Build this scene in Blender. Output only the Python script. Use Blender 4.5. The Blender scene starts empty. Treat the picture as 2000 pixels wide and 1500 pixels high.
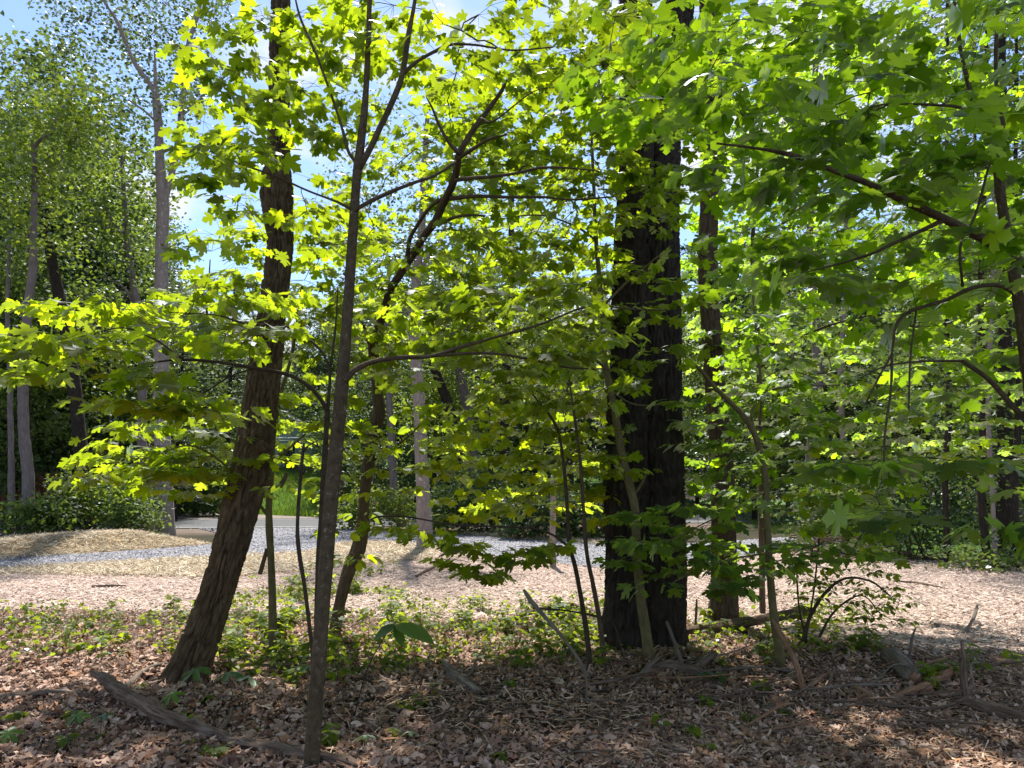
import bpy, math, random
import numpy as np
from mathutils import Matrix, Vector

# ------------------------------------------------------------------ camera, world, sun, exposure
random.seed(7)
RNG = np.random.default_rng(7)
SC = bpy.context.scene
COL = SC.collection
CAM_H, FPX = 1.6, 1450.0                       # camera height, focal length in photo pixels (2000 x 1500)
PITCH = math.atan(190.0 / FPX)
cam = bpy.data.cameras.new('camera'); cam_o = bpy.data.objects.new('camera', cam); COL.objects.link(cam_o)
cam.sensor_width = 36.0; cam.lens = FPX / 2000.0 * 36.0; cam.clip_start = 0.05; cam.clip_end = 2000
cam_o.location = (0, 0, CAM_H); cam_o.rotation_euler = (math.pi / 2 + PITCH, 0, 0)
SC.camera = cam_o

SUN_EL, SUN_AZ = math.radians(58), math.radians(-6)      # azimuth: 0 = straight ahead (+Y), negative = to the left
SUN_DIR = np.array([math.sin(SUN_AZ) * math.cos(SUN_EL), math.cos(SUN_AZ) * math.cos(SUN_EL), math.sin(SUN_EL)])
world = bpy.data.worlds.new('World'); SC.world = world; world.use_nodes = True
wn, wl = world.node_tree.nodes, world.node_tree.links
wn.clear()
w_out = wn.new('ShaderNodeOutputWorld'); w_bg = wn.new('ShaderNodeBackground'); w_sky = wn.new('ShaderNodeTexSky')
w_sky.sky_type = 'NISHITA'; w_sky.sun_disc = False; w_sky.sun_elevation = SUN_EL; w_sky.sun_rotation = SUN_AZ
w_sky.air_density = 1.0; w_sky.dust_density = 0.3; w_sky.ozone_density = 3.0
w_tc = wn.new('ShaderNodeTexCoord'); w_map = wn.new('ShaderNodeMapping'); w_map.inputs['Scale'].default_value = (1, 1, 2.2)
w_map.inputs['Location'].default_value = (0.35, 0.1, 0.2)
w_noise = wn.new('ShaderNodeTexNoise'); w_noise.inputs['Scale'].default_value = 3.1; w_noise.inputs['Detail'].default_value = 7; w_noise.inputs['Roughness'].default_value = 0.55
w_ramp = wn.new('ShaderNodeValToRGB'); w_ramp.color_ramp.elements[0].position = 0.50; w_ramp.color_ramp.elements[1].position = 0.62
w_mix = wn.new('ShaderNodeMixRGB'); w_mix.inputs['Color2'].default_value = (4.6, 4.65, 4.8, 1)
wl.new(w_tc.outputs['Generated'], w_map.inputs['Vector']); wl.new(w_map.outputs['Vector'], w_noise.inputs['Vector'])
wl.new(w_noise.outputs['Fac'], w_ramp.inputs['Fac']); wl.new(w_ramp.outputs['Color'], w_mix.inputs['Fac'])
wl.new(w_sky.outputs['Color'], w_mix.inputs['Color1']); wl.new(w_mix.outputs['Color'], w_bg.inputs['Color'])
w_bg.inputs['Strength'].default_value = 0.084
wl.new(w_bg.outputs['Background'], w_out.inputs['Surface'])
sun = bpy.data.lights.new('sun', 'SUN'); sun.energy = 3.5; sun.angle = math.radians(1.5); sun.color = (1.0, 0.95, 0.86)
sun_o = bpy.data.objects.new('sun', sun); COL.objects.link(sun_o); sun_o.location = (-10, 25, 40)
sun_o.rotation_euler = Vector(SUN_DIR).to_track_quat('Z', 'Y').to_euler()
SC.view_settings.view_transform = 'Standard'; SC.view_settings.look = 'None'; SC.view_settings.gamma = 1.0
SC.view_settings.exposure = 1.45
SC.render.engine = 'CYCLES'
cy = SC.cycles
cy.max_bounces = 7; cy.diffuse_bounces = 4; cy.glossy_bounces = 2; cy.transmission_bounces = 5; cy.transparent_max_bounces = 4
cy.caustics_reflective = False; cy.caustics_refractive = False; cy.sample_clamp_indirect = 8.0
cy.use_denoising = True

# ------------------------------------------------------------------ helpers: pixels, noise, terrain
CP, SP = math.cos(PITCH), math.sin(PITCH)
def ray(px, py):
    u, v = (np.asarray(px, float) - 1000) / FPX, (750 - np.asarray(py, float)) / FPX
    return np.stack([u, CP - v * SP, SP + v * CP], -1)
def P(px, py, Y):                                # point seen at a pixel at forward distance Y
    d = ray(px, py); t = np.asarray(Y, float) / d[..., 1]
    return np.array([0, 0, CAM_H]) + d * t[..., None]
def depth_of(p):
    p = np.asarray(p, float); return p[..., 1] * CP + (p[..., 2] - CAM_H) * SP
def project(p):
    p = np.asarray(p, float); z = depth_of(p)
    v = -p[..., 1] * SP + (p[..., 2] - CAM_H) * CP
    return 1000 + FPX * p[..., 0] / z, 750 - FPX * v / z, z
def hash3(i, j, k):
    n = (i.astype(np.int64) * 73856093) ^ (j.astype(np.int64) * 19349663) ^ (k.astype(np.int64) * 83492791)
    n = (n & 0x7fffffff); n = (n ^ (n >> 13)) * 1274126177 & 0x7fffffff; n = (n ^ (n >> 16)) & 0xffff
    return n / 65535.0
def vnoise(p):
    p = np.asarray(p, float); i = np.floor(p).astype(np.int64); f = p - i; f = f * f * (3 - 2 * f)
    x, y, z = i[..., 0], i[..., 1], i[..., 2]; fx, fy, fz = f[..., 0], f[..., 1], f[..., 2]
    def l(a, b, t): return a + (b - a) * t
    return l(l(l(hash3(x, y, z), hash3(x + 1, y, z), fx), l(hash3(x, y + 1, z), hash3(x + 1, y + 1, z), fx), fy),
             l(l(hash3(x, y, z + 1), hash3(x + 1, y, z + 1), fx), l(hash3(x, y + 1, z + 1), hash3(x + 1, y + 1, z + 1), fx), fy), fz)
def fbm2(x, y, s, seed=0, o=3):
    r = 0; a = 1; t = 0
    for k in range(o):
        r = r + a * (vnoise(np.stack([x * s, y * s, np.full_like(x, seed + k * 7.3)], -1)) - .5); t += a; a *= .5; s *= 2.1
    return r / t
def sstep(a, b, x):
    t = np.clip((x - a) / (b - a), 0, 1); return t * t * (3 - 2 * t)
BERM_A, BERM_B = np.array([-10.4, 15.1]), np.array([-7.9, 18.8])
def berm_coords(x, y):                           # signed distance behind the berm's front line, distance along it
    d = BERM_B - BERM_A; L = np.hypot(*d); d = d / L; n = np.array([-d[1], d[0]])
    rx, ry = x - BERM_A[0], y - BERM_A[1]
    return rx * n[0] + ry * n[1], rx * d[0] + ry * d[1], L
def H(x, y):
    x = np.asarray(x, float); y = np.asarray(y, float)
    h = 0.13 * fbm2(x, y, .55, 3) * sstep(9.5, 7.5, y) + .07 * fbm2(x, y, 1.6, 9) * sstep(13, 8, y)
    q, s, L = berm_coords(x, y)
    e = sstep(L + 1.0, L - 1.3, s)               # the berm's rounded end
    b = sstep(-.1, 1.0, q) * e
    h = h + b * (.23 + .15 * np.exp(-((q - 1.3) / .9) ** 2) * (0.7 + 1.6 * fbm2(x, y, .6, 21)) + .10 * fbm2(x, y, 2.2, 33))
    h = h * sstep(60, 40, y) * 1.0 - .40 * sstep(3.5, 7, q) * e * 0.6
    h = h + 2.1 * sstep(36.5, 46, y) * sstep(14, 4, x)      # grassy bank beyond the road
    h = h + 0.45 * sstep(9.5, 10.4, x - .02 * y) * sstep(15, 20, y) * sstep(34, 28, y) * 0
    h = h + 6.0 * sstep(60, 160, y)
    return h
def G(px, py, lift=0.0):                         # ground point seen at a pixel
    d = ray(px, py); shp = np.shape(d[..., 0]); t = np.full(shp, 3.0)
    z0 = np.zeros(shp)
    for _ in range(14):
        t = np.clip((z0 - CAM_H) / np.minimum(d[..., 2], -1e-3), 0, 90); p = np.array([0, 0, CAM_H]) + d * t[..., None]
        z0 = .5 * z0 + .5 * H(p[..., 0], p[..., 1])
    p = p.copy(); p[..., 2] = H(p[..., 0], p[..., 1]) + lift
    return p
def unit(v):
    v = np.asarray(v, float); return v / np.maximum(np.linalg.norm(v, axis=-1, keepdims=True), 1e-9)

# ------------------------------------------------------------------ helpers: materials
def node_mat(name):
    m = bpy.data.materials.new(name); m.use_nodes = True; nt = m.node_tree; nt.nodes.clear()
    return m, nt, nt.nodes.new('ShaderNodeOutputMaterial')
def N(nt, typ, ins=None, **kw):
    n = nt.nodes.new(typ)
    for k, v in kw.items(): setattr(n, k, v)
    for k, v in (ins or {}).items():
        if hasattr(v, 'is_output') or isinstance(v, bpy.types.NodeSocket): nt.links.new(v, n.inputs[k])
        else: n.inputs[k].default_value = v
    return n
def ramp(nt, fac, stops):
    r = nt.nodes.new('ShaderNodeValToRGB'); cr = r.color_ramp
    while len(cr.elements) < len(stops): cr.elements.new(0.5)
    for e, (p, c) in zip(cr.elements, stops): e.position = p; e.color = (*c, 1)
    nt.links.new(fac, r.inputs['Fac']); return r.outputs['Color']
def leaf_material(name, diff, trans, tf=.55, gloss=.10, var=.42, yel=(1.12, 1.0, .6)):
    m, nt, out = node_mat(name)
    at = N(nt, 'ShaderNodeAttribute', attribute_name='lv'); oi = N(nt, 'ShaderNodeObjectInfo')
    a = N(nt, 'ShaderNodeMath', {0: oi.outputs['Random'], 1: -.5}, operation='ADD')
    s = N(nt, 'ShaderNodeMath', {0: a.outputs[0], 1: at.outputs['Fac']}, operation='ADD')
    f = N(nt, 'ShaderNodeClamp', {'Value': s.outputs[0]})
    def vary(c):
        lo = tuple(x * (1 - var) for x in c); hi = tuple(min(1, x * (1 + var) * y) for x, y in zip(c, yel))
        return ramp(nt, f.outputs[0], [(0, lo), (.55, c), (1, hi)])
    co = N(nt, 'ShaderNodeAttribute', attribute_name='lc')      # leaf-plane coordinates: pale veins
    d = N(nt, 'ShaderNodeBsdfDiffuse', {'Color': vary(diff), 'Roughness': .3})
    t = N(nt, 'ShaderNodeBsdfTranslucent', {'Color': vary(trans)})
    mx = N(nt, 'ShaderNodeMixShader', {0: tf, 1: d.outputs[0], 2: t.outputs[0]})
    g = N(nt, 'ShaderNodeBsdfGlossy', {'Color': (.9, .95, 1, 1), 'Roughness': .42})
    fr = N(nt, 'ShaderNodeFresnel', {'IOR': 1.38}); fm = N(nt, 'ShaderNodeMath', {0: fr.outputs[0], 1: gloss * 4}, operation='MULTIPLY')
    fm.use_clamp = True
    mx2 = N(nt, 'ShaderNodeMixShader', {0: fm.outputs[0], 1: mx.outputs[0], 2: g.outputs[0]})
    nt.links.new(mx2.outputs[0], out.inputs['Surface']); nt.nodes.remove(co)
    return m
def bark_material(name, stops, su=30, sv=6, bump=.6, spots=None, rough=.9):
    m, nt, out = node_mat(name)
    at = N(nt, 'ShaderNodeAttribute', attribute_name='buv')
    mp = N(nt, 'ShaderNodeMapping', {'Vector': at.outputs['Vector'], 'Scale': (su, su, sv)})
    n1 = N(nt, 'ShaderNodeTexNoise', {'Vector': mp.outputs[0], 'Scale': 1.0, 'Detail': 6, 'Roughness': .62, 'Distortion': .4})
    n2 = N(nt, 'ShaderNodeTexNoise', {'Vector': at.outputs['Vector'], 'Scale': 3.3, 'Detail': 4})
    mixf = N(nt, 'ShaderNodeMath', {0: n1.outputs['Fac'], 1: .72}, operation='MULTIPLY')
    mixg = N(nt, 'ShaderNodeMath', {0: n2.outputs['Fac'], 1: .28}, operation='MULTIPLY')
    mixa = N(nt, 'ShaderNodeMath', {0: mixf.outputs[0], 1: mixg.outputs[0]}, operation='ADD')
    c = ramp(nt, mixa.outputs[0], stops)
    if spots:
        v = N(nt, 'ShaderNodeTexNoise', {'Vector': at.outputs['Vector'], 'Scale': spots[1], 'Detail': 3, 'Roughness': .7})
        r = ramp(nt, v.outputs['Fac'], [(spots[2], (0, 0, 0)), (spots[2] + .07, (1, 1, 1))])
        mm = N(nt, 'ShaderNodeMixRGB', {'Fac': r, 'Color1': c, 'Color2': (*spots[0], 1)}); c = mm.outputs[0]
    b = N(nt, 'ShaderNodeBump', {'Height': n1.outputs['Fac'], 'Strength': bump, 'Distance': .02})
    p = N(nt, 'ShaderNodeBsdfPrincipled', {'Base Color': c, 'Roughness': rough, 'Normal': b.outputs[0]})
    p.inputs['Specular IOR Level'].default_value = .12
    nt.links.new(p.outputs[0], out.inputs['Surface']); return m
def attr_material(name, rough=.85, trans=0.0, spec=.2):           # colour from the 'col' attribute
    m, nt, out = node_mat(name)
    at = N(nt, 'ShaderNodeAttribute', attribute_name='col')
    p = N(nt, 'ShaderNodeBsdfPrincipled', {'Base Color': at.outputs['Color'], 'Roughness': rough})
    p.inputs['Specular IOR Level'].default_value = spec
    sh = p.outputs[0]
    if trans:
        t = N(nt, 'ShaderNodeBsdfTranslucent', {'Color': at.outputs['Color']})
        sh = N(nt, 'ShaderNodeMixShader', {0: trans, 1: sh, 2: t.outputs[0]}).outputs[0]
    nt.links.new(sh, out.inputs['Surface']); return m
def plain_material(name, col, rough=.7, nscale=8.0, namp=.25, metallic=0):
    m, nt, out = node_mat(name)
    tc = N(nt, 'ShaderNodeTexCoord'); n = N(nt, 'ShaderNodeTexNoise', {'Vector': tc.outputs['Object'], 'Scale': nscale, 'Detail': 5})
    c = ramp(nt, n.outputs['Fac'], [(.3, tuple(x * (1 - namp) for x in col)), (.7, tuple(min(1, x * (1 + namp)) for x in col))])
    p = N(nt, 'ShaderNodeBsdfPrincipled', {'Base Color': c, 'Roughness': rough, 'Metallic': metallic})
    nt.links.new(p.outputs[0], out.inputs['Surface']); return m

MAT = {}
MAT['maple'] = leaf_material('maple_leaf', (.06, .125, .014), (.405, .535, .012), .76, gloss=.05)
MAT['maple_deep'] = leaf_material('maple_leaf_deep', (.045, .10, .022), (.29, .48, .014), .72, gloss=.07)
MAT['ovate'] = leaf_material('ovate_leaf', (.05, .11, .02), (.40, .54, .018), .72, gloss=.05)
MAT['herb'] = leaf_material('herb_leaf', (.10, .17, .025), (.38, .48, .02), .6, gloss=.05)
MAT['mayapple'] = leaf_material('mayapple_leaf', (.06, .13, .03), (.20, .34, .03), .45, gloss=.14)
MAT['far_leaf'] = leaf_material('far_leaf', (.075, .125, .035), (.24, .34, .04), .5, gloss=.06)
MAT['far_leaf_grey'] = leaf_material('far_leaf_grey', (.08, .12, .05), (.19, .26, .06), .45, gloss=.08)
MAT['far_leaf_dark'] = leaf_material('far_leaf_dark', (.065, .115, .04), (.18, .26, .045), .45, gloss=.06)
MAT['needle'] = leaf_material('pine_needle', (.065, .11, .055), (.11, .16, .06), .35, gloss=.08)
MAT['dead_leaf'] = leaf_material('dead_leaf', (.16, .06, .03), (.22, .08, .03), .35, gloss=.04, yel=(1, 1, 1))
MAT['red_leaf'] = leaf_material('red_leaf', (.14, .04, .05), (.2, .05, .06), .4, yel=(1, 1, 1))
MAT['bark_furrowed'] = bark_material('bark_furrowed', [(.28, (.034, .022, .013)), (.5, (.10, .068, .041)), (.72, (.20, .142, .088))], 34, 9, 1.0)
MAT['bark_dark'] = bark_material('bark_dark', [(.28, (.014, .011, .009)), (.5, (.036, .028, .023)), (.75, (.085, .067, .055))], 30, 8, .8)
MAT['bark_brown'] = bark_material('bark_brown', [(.28, (.04, .028, .02)), (.5, (.10, .07, .048)), (.75, (.20, .145, .10))], 45, 9, .6)
MAT['bark_smooth'] = bark_material('bark_smooth', [(.3, (.04, .029, .017)), (.55, (.10, .073, .046)), (.75, (.165, .125, .083))], 22, 22, .6, spots=((.24, .205, .155), 26, .62))
MAT['bark_green'] = bark_material('bark_green', [(.3, (.07, .06, .03)), (.55, (.15, .125, .06)), (.75, (.24, .20, .11))], 20, 12, .25)
MAT['bark_twig'] = bark_material('bark_twig', [(.3, (.03, .022, .016)), (.6, (.075, .055, .038)), (.8, (.13, .10, .07))], 40, 20, .2)
MAT['bark_pale'] = bark_material('bark_pale', [(.3, (.16, .125, .115)), (.55, (.27, .22, .20)), (.75, (.38, .32, .29))], 22, 5, .4, spots=((.46, .44, .42), 9, .60))
MAT['bark_grey'] = bark_material('bark_grey', [(.3, (.10, .08, .08)), (.55, (.19, .155, .15)), (.75, (.29, .25, .24))], 20, 6, .4)
MAT['dead_wood'] = bark_material('dead_wood', [(.30, (.045, .03, .022)), (.5, (.15, .105, .08)), (.72, (.33, .25, .20))], 42, 5, 1.0)
MAT['dead_wood_grey'] = bark_material('dead_wood_grey', [(.30, (.06, .048, .04)), (.5, (.17, .135, .11)), (.72, (.34, .29, .25))], 42, 5, 1.0)
MAT['orange_wood'] = bark_material('orange_wood', [(.28, (.13, .065, .04)), (.5, (.27, .15, .09)), (.75, (.42, .29, .20))], 70, 5, .9)
MAT['litter'] = attr_material('litter', .75, .18)
MAT['chips'] = attr_material('chips', .85)
MAT['straw'] = attr_material('straw', .7, .1)
MAT['stone'] = attr_material('stone', .8)
MAT['grass'] = leaf_material('grass_blade', (.07, .15, .03), (.17, .30, .03), .45, gloss=.08)

# ------------------------------------------------------------------ helpers: meshes and objects
def make_mesh(name, V, F, mat=None, smooth=False, **attrs):
    """V (n,3); F list of index arrays (k,3) or (k,4); attrs: per-vertex arrays (n,), (n,3)"""
    me = bpy.data.meshes.new(name); V = np.asarray(V, np.float32)
    F = [np.asarray(f, np.int32) for f in (F if isinstance(F, list) else [F]) if len(f)]
    me.vertices.add(len(V)); me.vertices.foreach_set('co', V.ravel())
    tot = np.concatenate([np.full(len(f), f.shape[1], np.int32) for f in F]); idx = np.concatenate([f.ravel() for f in F])
    me.loops.add(len(idx)); me.loops.foreach_set('vertex_index', idx)
    me.polygons.add(len(tot)); st = np.zeros(len(tot), np.int32); st[1:] = np.cumsum(tot)[:-1]
    me.polygons.foreach_set('loop_start', st)
    if smooth: me.polygons.foreach_set('use_smooth', np.ones(len(tot), bool))
    for k, a in attrs.items():
        a = np.asarray(a, np.float32)
        if a.ndim == 1: at = me.attributes.new(k, 'FLOAT', 'POINT'); at.data.foreach_set('value', a)
        elif k == 'col':
            at = me.attributes.new(k, 'FLOAT_COLOR', 'POINT'); at.data.foreach_set('color', np.concatenate([a, np.ones((len(a), 1), np.float32)], 1).ravel())
        else: at = me.attributes.new(k, 'FLOAT_VECTOR', 'POINT'); at.data.foreach_set('vector', a.ravel())
    me.update(calc_edges=True)
    if mat is not None: me.materials.append(MAT[mat] if isinstance(mat, str) else mat)
    return me
def link(name, me, parent=None, **props):
    o = bpy.data.objects.new(name, me); COL.objects.link(o)
    if parent is not None: o.parent = parent
    for k, v in props.items(): o[k] = v
    return o
def thing(name, label, cat, loc, group=None):
    o = link(name, None, label=label, category=cat); o.location = tuple(float(c) for c in loc); o.empty_display_size = .1
    if group: o['group'] = group
    return o
class Geo:                                       # collects pieces of one mesh
    def __init__(s): s.V = []; s.Q = []; s.T = []; s.A = {}; s.n = 0
    def add(s, V, Q=None, T=None, **at):
        V = np.asarray(V, float)
        if Q is not None and len(Q): s.Q.append(np.asarray(Q) + s.n)
        if T is not None and len(T): s.T.append(np.asarray(T) + s.n)
        s.V.append(V); s.n += len(V)
        for k, a in at.items(): s.A.setdefault(k, []).append(np.asarray(a, float))
    def mesh(s, name, mat, off=(0, 0, 0), smooth=False):
        F = []
        if s.Q: F.append(np.concatenate(s.Q))
        if s.T: F.append(np.concatenate(s.T))
        return make_mesh(name, np.concatenate(s.V) - np.asarray(off), F, mat, smooth, **{k: np.concatenate(a) for k, a in s.A.items()})
def resample(pts, rad, step):
    pts = np.asarray(pts, float); rad = np.asarray(rad, float)
    if len(pts) < 3:
        n = max(2, int(np.linalg.norm(pts[-1] - pts[0]) / step) + 1); t = np.linspace(0, 1, n)[:, None]
        return pts[0] + (pts[-1] - pts[0]) * t, rad[0] + (rad[-1] - rad[0]) * t[:, 0]
    op, orr = [], []
    P_ = np.vstack([2 * pts[0] - pts[1], pts, 2 * pts[-1] - pts[-2]])
    for i in range(len(pts) - 1):
        a, b, c, d = P_[i:i + 4]; n = max(1, int(round(np.linalg.norm(c - b) / step)))
        for k in range(n):
            t = k / n
            op.append(.5 * ((2 * b) + (c - a) * t + (2 * a - 5 * b + 4 * c - d) * t * t + (3 * b - a - 3 * c + d) * t ** 3))
            orr.append(rad[i] + (rad[i + 1] - rad[i]) * t)
    op.append(pts[-1]); orr.append(rad[-1]); return np.array(op), np.array(orr)
def frames(path):
    t = np.gradient(path, axis=0); t = unit(t); n = len(path); U = np.zeros((n, 3))
    a = np.array([1.0, 0, 0]) if abs(t[0, 0]) < .9 else np.array([0, 1.0, 0])
    u = unit(a - t[0] * (a @ t[0]))
    for i in range(n):
        u = unit(u - t[i] * (u @ t[i])); U[i] = u
    return t, U, np.cross(t, U)
def tube(geo, path, rad, sides=8, disp=None, cap=True):
    path = np.asarray(path, float); rad = np.asarray(rad, float); n = len(path)
    t, U, W = frames(path); th = np.linspace(0, 2 * math.pi, sides, endpoint=False)
    c, s = np.cos(th), np.sin(th); L = np.concatenate([[0], np.cumsum(np.linalg.norm(np.diff(path, axis=0), axis=1))])
    R0 = max(float(rad.max()), 1e-4)
    buv = np.stack([np.broadcast_to(c * R0, (n, sides)), np.broadcast_to(s * R0, (n, sides)), np.broadcast_to(L[:, None], (n, sides))], -1)
    R = np.broadcast_to(rad[:, None], (n, sides)).copy()
    if disp is not None: R = R + disp(buv, R, th[None, :], L[:, None])
    V = path[:, None, :] + R[..., None] * (U[:, None, :] * c[None, :, None] + W[:, None, :] * s[None, :, None])
    i = np.arange(n - 1)[:, None] * sides; j = np.arange(sides)[None, :]; k = (j + 1) % sides
    Q = np.stack([i + j, i + k, i + sides + k, i + sides + j], -1).reshape(-1, 4)
    Vv = V.reshape(-1, 3); B = buv.reshape(-1, 3); T = []
    if cap:
        m = len(Vv); Vv = np.vstack([Vv, path[0], path[-1]]); B = np.vstack([B, [0, 0, 0], [0, 0, L[-1]]])
        jj = np.arange(sides); kk = (jj + 1) % sides; e = (n - 1) * sides
        T = np.concatenate([np.stack([np.full(sides, m), kk, jj], -1), np.stack([np.full(sides, m + 1), e + jj, e + kk], -1)])
    geo.add(Vv, Q, T, buv=B)
def furrow(amp, fu, fv, seed=0, flare=None):
    def f(b, R, th, L):
        p = b * np.array([fu, fu, fv]); w = vnoise(b * np.array([6, 6, 3]) + seed)[..., None] * np.array([.9, .9, .5])
        n1 = np.abs(vnoise(p + w + seed) - .5) * 2; n2 = np.abs(vnoise(p * np.array([1.9, 1.9, 2.3]) + w + seed + 31) - .5) * 2
        plate = sstep(.03, .26, n1) * .7 + sstep(.03, .3, n2) * .3
        o = (plate - .6) * amp + (vnoise(b * np.array([4, 4, 1.2]) + seed + 5) - .5) * amp * 1.2 + (vnoise(b * 90 + seed) - .5) * amp * .3
        if flare is not None: o = o + flare(th, L) * R
        return o
    return f
def knobby(amp, seed=0):
    def f(b, R, th, L): return (vnoise(b * np.array([9, 9, 5]) + seed) - .5) * amp + (vnoise(b * 40 + seed) - .5) * amp * .5
    return f
def trace(pts, Y=None):
    """[(px, py, width_px[, Y])] -> points and radii"""
    pp, rr = [], []
    for q in pts:
        y = q[3] if len(q) > 3 else Y; p = P(q[0], q[1], y); pp.append(p); rr.append(q[2] * .5 * depth_of(p) / FPX)
    return np.array(pp), np.array(rr)

# ------------------------------------------------------------------ leaf shapes
def outline_mesh(half, centre, fold, droop, cup, petiole, twist=0.0):
    h = np.array(half, float); o = np.vstack([h, (h[1:-1] * [-1, 1])[::-1]])
    n = len(o); V = np.zeros((n + 1, 3)); V[:n, :2] = o; V[n, :2] = centre
    x, y = V[:, 0].copy(), V[:, 1].copy()
    V[:, 2] = fold * np.abs(x) - droop * y * y - cup * x * x + twist * x * y
    T = [[n, i, (i + 1) % n] for i in range(n)]
    w = .011; pv = np.array([[-w, 0, 0], [w, 0, 0], [0, -petiole, .04], [0, 0, -w * 1.5]])
    V = np.vstack([V, pv]); T += [[n + 1, n + 2, n + 3], [n + 1, n + 4, n + 3], [n + 2, n + 4, n + 3]]
    return V, np.array(T)
MAPLE_HALF = [(0, 0), (.10, -.05), (.24, -.07), (.40, .0), (.33, .10), (.27, .19), (.44, .22), (.62, .48), (.50, .48), (.47, .62), (.35, .53), (.19, .48), (.23, .64), (.31, .76), (.17, .77), (0, 1.0)]
OVATE_HALF = [(0, 0), (.16, .08), (.27, .26), (.30, .46), (.24, .68), (.13, .86), (0, 1.0)]
OAK_HALF = [(0, 0), (.08, .10), (.22, .20), (.12, .30), (.32, .44), (.16, .52), (.30, .70), (.13, .76), (.14, .90), (0, 1.0)]
MAY_HALF = [(0, 0), (.2, -.14), (.42, -.10), (.55, .12), (.36, .2), (.62, .42), (.58, .66), (.34, .5), (.34, .86), (.18, .98), (.08, .62), (0, .6)]
def variants(half, centre, n, pet, seed, s=1.0):
    r = random.Random(seed)
    return [outline_mesh(half, centre, r.uniform(-.05, .22) * s, r.uniform(.05, .32) * s, r.uniform(-.1, .3) * s, pet, r.uniform(-.2, .2) * s) for _ in range(n)]
SHAPES = {'maple': variants(MAPLE_HALF, (0, .30), 7, .55, 1), 'ovate': variants(OVATE_HALF, (0, .45), 5, .18, 2),
          'oak': variants(OAK_HALF, (0, .45), 4, .15, 3), 'may': variants(MAY_HALF, (0, .22), 3, .02, 4)}
MAPLE_LOW = [(0, 0), (.22, -.07), (.40, .0), (.27, .19), (.62, .48), (.47, .61), (.19, .48), (.30, .76), (0, 1.0)]
LOW = {'maple': [(v, t[:-2]) for v, t in variants(MAPLE_LOW, (0, .30), 7, .55, 1)]}      # plainer blades for the joined rest of a crown
LEAF_ME = {}
def leaf_mesh(shape, mat, k):
    key = (shape, mat, k)
    if key not in LEAF_ME:
        V, T = SHAPES[shape][k]; LEAF_ME[key] = make_mesh(shape + '_leaf', V, T, mat, lv=np.full(len(V), .5))
    return LEAF_ME[key]
def leaf_frames(d, up, roll):
    d = unit(d); n = unit(up - d * np.sum(up * d, -1, keepdims=True)); x = np.cross(d, n)
    c, s = np.cos(roll)[:, None], np.sin(roll)[:, None]
    x2 = x * c + n * s; n2 = -x * s + n * c
    return np.stack([x2, d, n2], -1)             # columns: local x, y (tip), z (normal)
def foliage(root, pos, d, size, shape, mat, n_ind=300, tilt=.35, name='leaf', up=None):
    """leaves at pos pointing along d: the ones that show largest are parts, the rest one mesh"""
    n = len(pos)
    if not n: return
    off = np.array(root.location); u = (np.tile([-.06, .26, .95], (n, 1)) if up is None else up) + RNG.normal(0, tilt, (n, 3))
    M = leaf_frames(d, u, RNG.normal(0, .25, n)); var = RNG.integers(0, len(SHAPES[shape]), n)
    px, py, z = project(pos); vis = (px > -20) & (px < 2020) & (py > -20) & (py < 1520) & (z > .3)
    show = np.where(vis, size / np.maximum(z, .3), 0); order = np.argsort(-show)
    ind = order[:n_ind] if n > n_ind else order
    ind = ind[show[ind] * FPX > 9]; rest = np.setdiff1d(np.arange(n), ind)
    for i in ind:
        o = link(name, leaf_mesh(shape, mat, int(var[i])), root)
        m = Matrix.Identity(4)
        for a in range(3):
            for b in range(3): m[a][b] = M[i, a, b] * size[i]
            m[a][3] = pos[i, a] - off[a]
        o.matrix_basis = m
    g = Geo()
    for k in range(len(SHAPES[shape])):
        s = rest[var[rest] == k]
        if not len(s): continue
        V, T = LOW.get(shape, SHAPES[shape])[k]
        W = np.einsum('nij,vj->nvi', M[s] * size[s][:, None, None], V) + pos[s][:, None, :]
        lv = np.repeat(RNG.random(len(s)), len(V))
        g.add(W.reshape(-1, 3), None, (T[None] + (np.arange(len(s)) * len(V))[:, None, None]).reshape(-1, 3), lv=lv)
    if g.n: link('foliage', g.mesh('foliage', mat, off), root, kind='stuff')

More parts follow.
